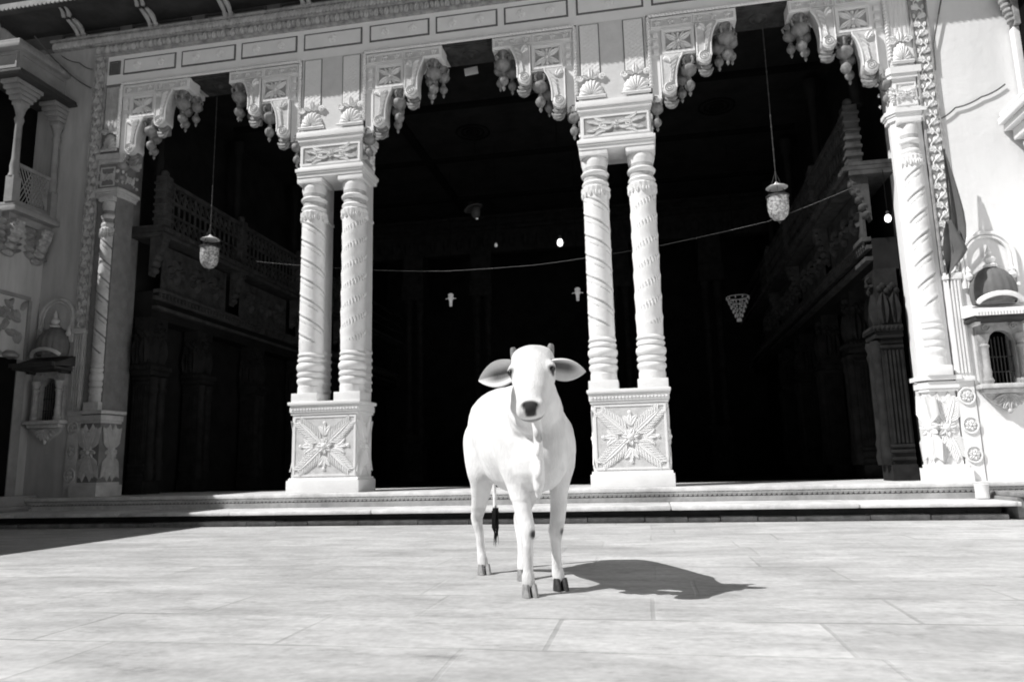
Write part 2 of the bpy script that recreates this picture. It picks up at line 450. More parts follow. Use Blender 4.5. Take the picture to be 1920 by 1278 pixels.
# frieze beam with inset panels
m = MB(); m.box(-4.99, 3.95, 0, .5, 5.0, 5.36)
fr = part(m, 'frieze', M_white)
def frieze_panels(x0, x1, n, f_n):
    w = (x1-x0)/n
    for i in range(n):
        a, b = x0+i*w+.045, x0+(i+1)*w-.045
        m = MB(); m.box(a, b, -.006, .002, 5.115, 5.295)
        m.frame(a-.010, b+.010, 5.105, 5.305, .010, -.004, .001)
        part(m, 'frieze_shade_edging', M_dimp, fr, 0)  # dark edging round the field, painted as groove shade
        m = MB(); m.box(a+.010, b-.010, -.012, -.0055, 5.125, 5.285)
        for k in range(f_n):
            fx = a+(b-a)*((k+.5)/f_n if f_n == 1 else .27+.46*k)
            m.flower((0,-.012,0), FX, FZ, FN, fx, 5.205, .05, .014, 8)
        part(m, 'panel_field', M_white, fr)
for c in (XC-3.045, XC, XC+3.045): frieze_panels(c-1.13, c+1.13, 3, 2)
for c in (PL, PR): frieze_panels(c-.38, c+.38, 1, 1)
# small square louvres at both ends
for c in (XC-4.25, XC+4.25):
    m = MB(); m.frame(c-.07, c+.07, 5.12, 5.29, .012, -.014, 0)
    m.box(c-.05, c+.05, -.008, .001, 5.14, 5.27)
    for k in range(4): m.box(c-.05, c+.05, -.014, -.008, 5.155+k*.03, 5.167+k*.03)
    part(m, 'louvre', M_dimp, fr, 0)

# cornice: leaf band and slanted bead roll
m = MB(); m.box(-5.02, 3.99, -.05, .4, 5.36, 5.385); m.box(-5.02, 3.99, -.03, .4, 5.385, 5.485)
m.box(-5.02, 3.99, -.07, .4, 5.485, 5.505); m.box(-5.6, 4.7, -.06, .4, 5.505, 5.585); m.box(-5.6, 4.7, -.10, .4, 5.585, 5.61)
cn = part(m, 'cornice', M_vine)
m = MB(); x = -4.99; k = 0
while x < 3.96:
    o = (0,-.031,0)
    m.leaf(o, FX, FZ, FN, x, 5.392, R(62), .095, .06, .03, .5); m.leaf(o, FX, FZ, FN, x+.06, 5.478, R(-62), .085, .055, .028, -.5)
    m.boss(o, FX, FZ, FN, x+.085, 5.435, .014, .025, 6)
    x += .115
part(m, 'leaf_band', M_mid, cn)
m = MB(); x = -5.58
while x < 4.68:
    m.leaf((0,-.061,0), FX, FZ, FN, x, 5.512, R(60), .082, .034, .03); x += .042
part(m, 'bead_roll', M_mid, cn)

# wall above the cornice and eave on carved struts
m = MB(); m.box(-8, 4.95, .05, .35, 5.61, 5.78)
up = part(m, 'upper_wall', M_upper)
x = -5.65
while x < 4.5:
    m = MB(); m.frame(x+.09, x+.86, 5.63, 5.765, .025, .03, .052); part(m, 'recessed_panel', M_eave, up, 0); x += .948
m = MB(); m.box(-9.2, 5.4, -.49, .9, 5.78, 5.84); m.bbox(-9.2, 5.4, -.55, -.47, 5.735, 5.815, .01)
ev = part(m, 'eave', M_eave)
m = MB()
pf = []
x = -9.2
while x < 5.3:                                       # one scalloped fringe board
    pf += [(x, 5.76), (x+.008, 5.74), (x+.028, 5.73), (x+.046, 5.74), (x+.054, 5.76)]; x += .055
pf += [(x, 5.81), (-9.2, 5.81)]
m.prismy(pf, -.565, -.551)
part(m, 'eave_fringe', M_wgrey, ev)
sx0 = -6.12
for k in range(12):
    c = sx0+k*.948
    m = MB()
    for q in (-.035, .035):
        path = []
        for i in range(15):
            t = i/14
            path.append((c+q, -.02-.43*t-.03*math.sin(t*PI*4), 5.6+.18*t+.018*math.cos(t*PI*4)))
        m.tube(path, .026, 7, taper=lambda t: 1.15-.4*t+.22*math.sin(t*18))
    m.box(c-.05, c+.05, -.05, .05, 5.611, 5.66)
    part(m, 'strut', M_strut, ev)

# rope mouldings round each bay
def rope(mb, p0, p1, r=.02, pitch=.035):
    a = Vector(p0); b = Vector(p1); d = (b-a).normalized(); n = int((b-a).length/pitch)
    mb.tube([a, b], r*.8, 6)
    side = d.cross(Vector((0,-1,0)))
    for i in range(n):
        c = a+d*(pitch*(i+.5)); w = (d*.6+side*.8)
        mb.tube([tuple(c-w*r*1.05+Vector((0,-.006,0))), tuple(c+Vector((0,-r*.75,0))), tuple(c+w*r*1.05+Vector((0,-.006,0)))], r*.5, 5)
BAYS = [(XC-4.14, PL-.375), (PL+.375, PR-.375), (PR+.375, XC+4.14)]
for a, b in BAYS:
    m = MB(); rope(m, (a, -.008, 4.985), (b, -.008, 4.985)); rope(m, (a, -.008, 4.20), (a, -.008, 4.97)); rope(m, (b, -.008, 4.20), (b, -.008, 4.97))
    part(m, 'rope_moulding', M_white)

# ---- piers: wall, shells, capital block, two spiral columns, pedestal
def pedestal_carving(mb, o, U, V, N, w, h):
    for sx in (-1, 1):
        for sy in (-1, 1):
            a = math.atan2(sy*h, sx*w)
            L0 = math.hypot(w, h)*.43
            for k in range(9):                       # ribbed acanthus running out to the corner
                t = .2+.78*k/8
                bx, by = math.cos(a)*L0*t, math.sin(a)*L0*t
                ln = .13*(1-.5*t)+.03
                for q in (-1, 1):
                    mb.leaf(o, U, V, N, bx, by, a+q*R(58), ln*.9, .03, .012, -q*.5)
            mb.leaf(o, U, V, N, math.cos(a)*.05, math.sin(a)*.05, a, L0*.95, .05, .015)
    for a in (0, PI/2, PI, 1.5*PI):
        e = (w if a in (0, PI) else h)*.43
        for q in (-.42, 0, .42):
            mb.leaf(o, U, V, N, math.cos(a)*e*.45, math.sin(a)*e*.45, a+q, e*.5, .055, .013, q*.8)
        mb.boss(o, U, V, N, math.cos(a)*e*.98, math.sin(a)*e*.98, .02, .013, 8)
    mb.flower(o, U, V, N, 0, 0, .085, .022, 7); mb.boss(o, U, V, N, 0, 0, .035, .034, 10)
def block_carving(mb, o, U, V, N, w, h):
    mb.flower(o, U, V, N, 0, 0, .045, .02, 6)
    for sx in (-1, 1):
        b = 0 if sx > 0 else PI
        for q in (-1, 1):
            mb.leaf(o, U, V, N, sx*.03, q*.015, b+sx*q*R(35), w*.24, .045, .02, -sx*q*1.1)
            mb.leaf(o, U, V, N, sx*.10, q*.06, b-sx*q*R(20), w*.22, .04, .018, sx*q*1.3)
            mb.leaf(o, U, V, N, sx*w*.25, q*.01, b+sx*q*R(45), w*.17, .042, .02, -sx*q*.8)
            mb.leaf(o, U, V, N, sx*w*.33, q*h*.32, b-sx*q*R(30), w*.14, .036, .018, sx*q*.9)
        mb.spiral(o, U, V, N, sx*w*.21, 0, .035, 1.5, .008, sx, 0, .008)
def shell(mb, cx, z0, w, h, y):
    mb.tube([(cx-w*.55, y-.025, z0), (cx+w*.55, y-.025, z0)], .018, 8)
    vs = []; fs = []; na, nr = 72, 8                  # fluted scallop
    for i in range(na+1):
        a = PI*i/na
        lobe = abs(math.cos(a*9/2*1.0)) if False else abs(math.sin(a*9))
        for j in range(nr+1):
            t = j/nr
            rr = t*(.93+.07*lobe)
            dome = math.sin(PI*min(1, .12+.88*t)**1.0)**.7
            d = .012+.035*dome*(.55+.45*lobe)
            if j == nr: d = 0
            vs.append((cx+w*.5*rr*math.cos(a), y-d, z0+.012+h*rr*math.sin(a)))
    for i in range(na):
        for j in range(nr): fs.append((i*(nr+1)+j, i*(nr+1)+j+1, (i+1)*(nr+1)+j+1, (i+1)*(nr+1)+j))
    mb.add(vs, fs)
    zt = z0+h+.015
    for q in (-1, 1):
        mb.spiral((cx+q*w*.42, y, zt+.01), FX, FZ, FN, 0, 0, .034, 1.6, .012, q, 0, .014)
        mb.leaf((cx, y, zt), FX, FZ, FN, q*.015, .0, PI/2-q*.6, .10, .05, .028, -q*1.1)
        mb.leaf((cx, y, zt), FX, FZ, FN, q*.045, .0, PI/2-q*.2, .085, .04, .022, -q*.4)
    mb.leaf((cx, y, zt), FX, FZ, FN, 0, 0, PI/2, .12, .05, .03)
COL_PROF_LOW = [(.128,1.275),(.128,1.345),(.122,1.35),(.125,1.375),(.137,1.39),(.14,1.41),(.132,1.43),(.118,1.438),(.132,1.448),(.141,1.47),(.134,1.492),(.118,1.50),
    (.134,1.512),(.146,1.545),(.142,1.575),(.126,1.592),(.118,1.60),(.134,1.61),(.138,1.628),(.13,1.645),(.117,1.652),(.13,1.662),(.137,1.676),(.13,1.69),(.123,1.70),(.127,1.74),(.127,1.80)]
COL_PROF_UP = [(.127,3.14),(.13,3.16),(.142,3.20),(.145,3.225),(.13,3.235),(.122,3.245),(.13,3.262),(.137,3.275),(.13,3.29),(.117,3.30),(.118,3.345),(.137,3.36),(.142,3.38),(.132,3.395),
    (.118,3.40),(.121,3.44),(.134,3.49),(.131,3.53),(.122,3.545)]
def column_mb(cx, cy, hand, feather, k=1.):
    mb = MB(cx, cy)
    prof = list(COL_PROF_LOW); z = 1.805
    while z < 3.135: prof.append((.1275, z)); z += .0105
    prof += COL_PROF_UP
    prof = [(r*k, z) for r, z in prof]
    pitch = .205
    def uu(a, z): return (z/pitch+hand*a/(2*PI)*2.) % 1.
    def fe(a, u): return math.cos(a*26+u*9)
    def fr(r, a, z):
        if z <= 1.80 or z >= 3.14:
            if 3.15 < z < 3.24: return r+.004*math.cos(a*18)
            return r
        u = uu(a, z); e = min(1, (z-1.80)/.04, (3.14-z)/.04)
        if feather:
            d = .002*math.cos(u*2*PI)+(.006*fe(a, u)*math.sin(u/.42*PI) if u < .42 else 0)
        else:
            d = -.010*math.exp(-((u-.5)/.05)**2)+.0045*math.exp(-((u-.60)/.06)**2)-.005*math.exp(-((u-.22)/.03)**2)
        return r+d*e
    def mf(r, a, z):  # creases and grooves get the darker material as painted shade
        if z < 1.80 or z > 3.14: return 1 if r < .1205*k and 1.4 < z < 3.5 else 0
        u = uu(a, z)
        if feather: return 1 if .06 < u < .36 and fe(a, u) < -.55 else 0
        return 1 if abs(u-.5) < .05 or (abs(u-.22) < .022 and math.sin(a*5+z*9) > -.2) else 0
    mb.lathe(prof, 0, 0, 0, 80, fr=fr, mf=mf)
    for i in range(16):                              # hanging lotus petals under the capital
        a = 2*PI*i/16
        U = (-math.sin(a), math.cos(a), 0); N = (math.cos(a), math.sin(a), 0)
        mb.leaf((math.cos(a)*.124*k, math.sin(a)*.124*k, 3.205), U, FZ, N, 0, 0, -PI/2, .075, .045, .02, 0, .004)
    mb.bbox(-.142*k, .142*k, -.142*k, .14*k, 3.545, 3.60, .006)
    mb.bbox(-.142*k, .142*k, -.142*k, .14*k, 1.185, 1.274, .006)
    return mb
def make_pier(c, first):
    m = MB(c)
    m.box(-.355, .355, 0, .4, 4.12, 5.0)
    pr = part(m, 'pier', M_grey)
    # chequered strips edged with a dark tone for groove shade
    for q in (-1, 1):
        m = MB(c); cx = q*.225
        m.use(1).box(cx-.105, cx+.105, -.004, .001, 4.40, 4.985)
        m.use(0).box(cx-.095, cx+.095, -.009, -.0035, 4.40, 4.976)
        for i in range(24):
            for j in range(6):
                m.leaf((0,-.009,0), FX, FZ, FN, cx-.086+j*.031, 4.415+i*.0235, R(35 if (i+j) % 2 else -35), .028, .018, .0025)
        part(m, 'diaper_strip', [M_white, M_dimp], pr)
    for q in (-1, 1):
        m = MB(c); shell(m, q*.225, 4.165, .27, .19, -.004); part(m, 'shell_ornament', M_carve, pr)
    # capital block and its mouldings
    m = MB(c)
    m.bbox(-.385, .385, -.045, .42, 4.055, 4.12, .006); m.bbox(-.372, .372, -.03, .41, 4.012, 4.054, .006); m.box(-.36, .36, -.012, .395, 3.985, 4.011)
    m.box(-.352, .352, 0, .385, 3.72, 3.985)
    m.frame(-.335, .335, 3.745, 3.965, .02, -.012, .001)
    m.use(1).box(-.315, .315, -.004, .001, 3.765, 3.945); m.use(0)
    block_carving(m, (0,-.0045,3.855), FX, FZ, FN, .62, .17)
    for q in (-1, 1):
        U = (0,q,0); N = (q,0,0)
        m.use(1).box(q*.353-.003, q*.353+.003, .03, .36, 3.765, 3.945); m.use(0)
        block_carving(m, (q*.357, .19, 3.855), U, FZ, N, .34, .17)
    m.bbox(-.37, .37, -.02, .405, 3.70, 3.722, .005); m.bbox(-.388, .388, -.045, .425, 3.662, 3.70, .006)
    m.bbox(-.378, .378, -.032, .412, 3.64, 3.661, .004); m.bbox(-.372, .372, -.025, .405, 3.602, 3.639, .005)
    x = -.365
    while x < .36: m.box(x, x+.014, -.037, -.03, 3.643, 3.658); x += .026
    part(m, 'capital_block', [M_white, M_field], pr)
    # spiral columns with square backing
    m = column_mb(c-.232, .125, 1, False); part(m, 'column', [M_carve, M_mid], pr)
    m = column_mb(c+.232, .125, -1, True); part(m, 'column', [M_carve, M_mid], pr)
    for q in (-1, 1):
        m = MB(c); m.box(q*.232-.115, q*.232+.115, .15, .36, 1.185, 3.602)
        z = 1.3
        while z < 3.5: m.bbox(q*.232-.125, q*.232+.125, .17, .37, z, z+.035, .008); z += (.08 if z < 1.7 or z > 3.2 else 1.45)
        part(m, 'column_backing', M_grey, pr)
    # pedestal
    m = MB(c)
    m.bbox(-.385, .385, -.055, .41, ZF, .395, .006); m.prismx([(-.05,.396),(-.02,.42),(.38,.42),(.40,.396)], -.37, .37)
    m.box(-.35, .35, -.012, .37, .42, 1.05)
    m.frame(-.335, .335, .435, 1.04, .02, -.022, -.011)
    m.use(1).box(-.315, .315, -.0155, -.011, .455, 1.02); m.use(0)
    pedestal_carving(m, (0,-.016,.735), FX, FZ, FN, .60, .54)
    for q in (-1, 1):
        pedestal_carving(m, (q*.351, .18, .735), (0,q,0), FZ, (q,0,0), .32, .54)
    m.bbox(-.365, .365, -.03, .385, 1.05, 1.075, .004); m.bbox(-.375, .375, -.04, .395, 1.076, 1.135, .005)
    x = -.36
    while x < .35: m.leaf((0,-.041,0), FX, FZ, FN, x, 1.105, R(20), .03, .03, .009); x += .033
    m.bbox(-.392, .392, -.062, .415, 1.148, 1.184, .012); m.box(-.37, .37, -.035, .39, 1.135, 1.148)
    part(m, 'pedestal', [M_white, M_fieldl], pr)
    return pr
make_pier(PL, True); make_pier(PR, False)

# ---- stepped corbel brackets with hanging lotus buds
BUD = [(.02,.46),(.055,.458),(.06,.445),(.04,.43),(.03,.40),(.034,.385),(.05,.375),(.046,.365),(.062,.35),(.08,.325),(.084,.30),(.076,.275),(.055,.25),(.03,.235),(.018,.225),(.016,.205),(.026,.20),(.028,.192),(.02,.185),
       (.03,.175),(.05,.15),(.055,.125),(.046,.095),(.028,.07),(.014,.058),(.012,.05),(.02,.04),(.018,.028),(.008,.01),(.002,0)]
budmesh = None
def bud(parent, x, y, ztop, k=1.):
    global budmesh
    if budmesh is None:
        m = MB()
        def fr(r, a, z): return r*(1+.06*math.cos(a*8)) if (.07 < z < .17 or .26 < z < .34) else r
        m.lathe(BUD[::-1], 0, 0, -.46, 20, fr=fr)
        for i in range(5):                           # curled handles round the neck
            a = 2*PI*i/5+.3; c_, s_ = math.cos(a), math.sin(a)
            m.tube([(.03*c_,.03*s_,-.06),(.07*c_,.07*s_,-.035),(.088*c_,.088*s_,-.06),(.078*c_,.078*s_,-.10),(.06*c_,.06*s_,-.115)], .013, 6)
        o = m.build('lotus_bud', M_bud); budmesh = o.data
        bpy.data.objects.remove(o)
    o = bpy.data.objects.new('lotus_bud', budmesh); col.objects.link(o); o.parent = parent
    base = Vector(parent.location)+Vector(T.location)
    o.location = Vector((x, y, ztop))-base; o.scale = (k, k, k); o.rotation_euler = (0, 0, random.random()*3)
def bracket(x0, s):
    m = MB(x0, 0, 0, s)
    m.box(0, .86, 0, .20, 4.83, 4.965); m.box(0, .45, .006, .194, 4.53, 4.83); m.box(0, .09, .012, .188, 4.05, 4.53); m.box(0, .78, .21, .42, 4.9, 4.96); m.box(0, .3, .21, .42, 4.6, 4.9)
    m.frame(.02, .43, 4.85, 4.945, .012, -.012, .001); m.frame(.44, .845, 4.85, 4.945, .012, -.012, .001)
    m.use(2).box(.032, .418, -.003, .001, 4.862, 4.933); m.box(.452, .833, -.003, .001, 4.862, 4.933); m.use(0)
    for k in range(6): m.flower((0,-.0035,0), FX, FZ, FN, .085+k*.135+(.012 if k > 2 else 0), 4.898, .034, .014, 5)
    m.frame(.12, .44, 4.545, 4.815, .022, -.022, .007); m.frame(.142, .418, 4.567, 4.793, .014, -.012, .007)
    for k in range(3): m.bbox(.03, .085, -.012, .01, 4.56+k*.09, 4.62+k*.09, .01)
    m.use(1).box(.156, .404, -.001, .0065, 4.581, 4.779); m.use(0)
    o = (.28, -.0015, 4.68)                            # four petalled flower panel
    for sx in (-1, 1):
        for sy in (-1, 1):
            a = math.atan2(sy*.62, sx)
            m.leaf(o, FX, FZ, FN, sx*.015, sy*.01, a, .135, .052, .026); m.leaf(o, FX, FZ, FN, sx*.012, sy*.012, a+sx*sy*.5, .10, .035, .022)
    for a in (PI/2, -PI/2): m.leaf(o, FX, FZ, FN, 0, 0, a, .075, .035, .022)
    for a in (PI/2, -PI/2): m.boss(o, FX, FZ, FN, 0, math.sin(a)*.075, .018, .02, 8)
    m.boss(o, FX, FZ, FN, 0, 0, .022, .03, 8)
    # two scrolled consoles
    for (ex, ez) in ((.45, 0.), (.095, -.30)):
        def X_(q): return ex+q
        def Z_(z): return z+ez
        pts = [(X_(0), Z_(4.83)), (X_(0), Z_(4.47))]
        for k in range(11):
            a = PI+PI*k/10; pts.append((X_(.072+.072*math.cos(a)), Z_(4.465+.075*math.sin(a))))
        pts += [(X_(.142),Z_(4.52)),(X_(.143),Z_(4.58)),(X_(.150),Z_(4.64)),(X_(.164),Z_(4.70)),(X_(.186),Z_(4.76)),(X_(.21),Z_(4.80)),(X_(.215),Z_(4.83))]
        m.use(2).prismy(pts, -.035, .12); m.use(0)
        o = (0,-.0355,0)
        m.boss(o, FX, FZ, FN, X_(.073), Z_(4.466), .062, .012, 18)
        m.use(1).spiral(o, FX, FZ, FN, X_(.073), Z_(4.466), .052, 2.3, .006, 1, PI*.2, .010); m.use(0)  # volute groove drawn as a dark line in place of shade
        m.tube([(X_(.008),-.036,Z_(4.47)),(X_(.008),-.036,Z_(4.81))], .008, 5)
        m.tube([(x_,-.036,z_) for x_, z_ in pts[12:]], .009, 5)
        for k in range(6):                           # acanthus running down the curve
            m.leaf(o, FX, FZ, FN, X_(.165-.012*k), Z_(4.80-.045*k), R(205+6*k), .105-.008*k, .030, .02, .5)
        m.leaf(o, FX, FZ, FN, X_(.04), Z_(4.815), R(-40), .10, .06, .024, -.5)
        m.boss(o, FX, FZ, FN, X_(.04), Z_(4.78), .022, .02, 8)
    br = part(m, 'arch_bracket', [M_white, M_field, M_fieldl])
    # curled tongues under the consoles
    for (cx, zb) in ((.535, 4.385), (.18, 4.085)):
        m = MB(x0, 0, 0, s)                          # nested crescents under the volute
        m.ball((cx-.01, .05, zb+.02), .035, .05, .04)
        for rr, dz, th in ((.062, .03, .020), (.075, -.005, .024), (.06, -.045, .020)):
            pth = []
            for k in range(13):
                a = R(195+150*k/12); pth.append((cx+rr*math.cos(a), .03, zb+dz+rr*.8*math.sin(a)))
            m.tube(pth, th, 8, taper=lambda t: .25+.85*math.sin(PI*t))
        m.bbox(cx-.05, cx+.05, .02, .12, zb-.06, zb+.06, .02)
        part(m, 'console_tongue', M_bud, br)
    for (dx, zt, k) in ((.755, 4.83, .98), (.37, 4.53, .95), (.03, 4.12, .8)):
        bud(br, x0+s*dx, .055, zt, k)
    for (dx, zt, k) in ((.69, 4.80, .85), (.30, 4.50, .85), (.82, 4.83, .8)): bud(br, x0+s*dx, .21, zt, k)
for a, b in BAYS:
    bracket(a+.012, 1); bracket(b-.012, -1)
# soffit ceiling panels between the bracket tips
for a, b in BAYS:
    c = (a+b)/2
    m = MB(c)
    m.box(-.3, .3, .03, .46, 4.975, 4.999)
    m.prism([(-.25,.10),(-.22,.06),(.22,.06),(.25,.10),(.25,.38),(.22,.42),(-.22,.42),(-.25,.38)], 4.962, 4.974)
    for q in (-1, 1):
        for y in (.08, .40): m.lathe([(.03,-.008),(.045,.0),(.03,.008)], q*.24, y, 4.962, 12)
    m.lathe([(.10,.0),(.10,-.012),(.075,-.016),(.07,-.01),(.04,-.014),(.03,-.03),(.005,-.04)], 0, .24, 4.962, 20)
    part(m, 'soffit_panel', M_hallr)

# ---- jambs at both ends: splayed pilaster with spiral half column, vine band, pedestal
def offset(pts, d):
    n = len(pts); out = []
    for i in range(n):
        p0 = Vector(pts[i-1]); p1 = Vector(pts[i]); p2 = Vector(pts[(i+1) % n])
        e1 = (p1-p0).normalized(); e2 = (p2-p1).normalized()
        n1 = Vector((e1.y, -e1.x)); n2 = Vector((e2.y, -e2.x)); b = (n1+n2)
        b /= max(.3, b.dot(n1)); out.append(tuple(p1+b*d))
    return out
def jamb(s):
    def mb(): return MB(XC, 0, 0, s)
    MW, MC = (M_white, M_carve) if s > 0 else (M_shade, M_shade)  # left jamb takes the shade-toned copies
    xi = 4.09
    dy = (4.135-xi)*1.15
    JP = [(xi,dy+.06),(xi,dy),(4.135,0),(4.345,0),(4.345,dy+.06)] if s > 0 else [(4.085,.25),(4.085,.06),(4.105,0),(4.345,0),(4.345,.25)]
    m = mb(); m.prism(JP, .42, 4.12); m.box(4.14, 4.36, .0, .22, 4.12, 5.0); m.box(4.19, 4.6, .24, .5, ZF, 5.0)
    jb = part(m, 'jamb', MW if s > 0 else M_jback)  # left body darker still, shade put into its colour
    m = mb()
    for z0, z1, d in ((3.60,3.64,.02),(3.641,3.662,.03),(3.663,3.70,.042),(3.70,3.72,.018),(4.012,4.054,.028),(4.055,4.12,.042)):
        m.prism(offset(JP, d), z0, z1)
    block_carving(m, (4.24,-.001,3.855), FX, FZ, FN, .20, .17); m.frame(4.15, 4.335, 3.74, 3.97, .014, -.01, .001)
    if s < 0:
        block_carving(m, (4.084,.155,3.855), (0,1,0), FZ, (-1,0,0), .17, .17)
    u = Vector((4.135-xi,-dy,0)).normalized(); nn = Vector((-dy,-(4.135-xi),0)).normalized(); sw = math.hypot(4.135-xi, dy)*.9
    if s > 0: block_carving(m, ((4.135+xi)/2,dy/2,3.855), tuple(u), FZ, tuple(nn), sw, .17)
    part(m, 'capital_block', MW, jb)
    m = mb()
    for z0, z1, d in ((ZF,.39,.05),(.391,.42,.03),(1.05,1.075,.02),(1.076,1.135,.03),(1.148,1.184,.05)):
        m.prism(offset(JP, d), z0, z1)
    pedestal_carving(m, (4.24,-.001,.735), FX, FZ, FN, .18, .54)
    if s > 0: pedestal_carving(m, ((4.135+xi)/2,dy/2,.735), tuple(u), FZ, tuple(nn), sw, .54)
    else: pedestal_carving(m, (4.084,.155,.735), (0,1,0), FZ, (-1,0,0), .17, .54)
    part(m, 'pedestal', MW, jb)
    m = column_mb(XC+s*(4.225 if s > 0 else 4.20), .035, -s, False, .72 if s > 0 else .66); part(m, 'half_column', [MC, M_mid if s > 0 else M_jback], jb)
    m = mb(); shell(m, 4.24, 4.17, .18, .2, -.004); part(m, 'shell_ornament', MC, jb)
    m = mb(); m.box(4.15, 4.335, -.007, .001, 4.45, 4.96)
    for i in range(24):
        for j in range(4): m.leaf((0,-.007,0), FX, FZ, FN, 4.17+j*.042, 4.46+i*.0205, R(30), .026, .014, .006)
    part(m, 'diaper_strip', MW, jb)
    # vine band
    m = mb(); m.box(4.362, 4.50, -.012, .3, 2.08, 5.36); m.box(4.352, 4.366, -.03, .001, 2.08, 5.36); m.box(4.494, 4.508, -.03, .001, 2.08, 5.36)
    vb = part(m, 'vine_band', M_vine, jb)
    m = mb(); path = []
    z = 2.1
    while z < 5.34: path.append((4.43+.035*math.sin((z-2.1)*2*PI/.18), -.022, z)); z += .015
    m.tube(path, .007, 5)
    z = 2.1; k = 0
    while z < 5.3:
        sgn = 1 if k % 2 == 0 else -1
        o = (4.43, -.013, z+.065)
        m.leaf(o, FX, FZ, FN, -sgn*.02, 0, R(90-sgn*40), .075, .04, .013, sgn*1.1)
        m.leaf(o, FX, FZ, FN, -sgn*.01, .015, R(90+sgn*55), .065, .034, .012, sgn*.8)
        m.leaf(o, FX, FZ, FN, sgn*.03, -.03, R(90-sgn*120), .05, .03, .012, -sgn*.7); m.leaf(o, FX, FZ, FN, sgn*.045, .01, R(90+sgn*20), .05, .03, .012, -sgn*.7)
        m.spiral(o, FX, FZ, FN, -sgn*.026, .03, .02, 1.3, .006, sgn, random.random()*6, .005)
        z += .09; k += 1
    P_(m, 'vine_carving', M_mid if s < 0 else M_carve, jb)  # greyer copy on the left carries that side's shade
    # fluted pilaster and roundels below the vine
    m = mb(); m.box(4.36, 4.50, -.02, .3, 1.16, 2.08)
    for k in range(4): m.box(4.378+k*.028, 4.392+k*.028, -.034, -.019, 1.2, 2.03)
    m.bbox(4.352, 4.508, -.04, .01, 2.04, 2.1, .006); m.bbox(4.352, 4.508, -.036, .01, 1.13, 1.17, .006)
    part(m, 'fluted_pilaster', MW, jb)
    m = mb(); m.box(4.36, 4.50, -.01, .3, ZF, 1.13)
    for k in range(3):
        o = (4.43, -.011, .50+k*.25)
        rim = [(.062*math.cos(2*PI*i/18)+4.43, -.016, o[2]+.07*math.sin(2*PI*i/18)) for i in range(18)]
        m.tube(rim, .009, 6, closed=True); m.flower(o, FX, FZ, FN, 0, 0, .05, .018, 7)
    part(m, 'roundel_panel', MW, jb)
    return jb
jamb(1); jamb(-1)

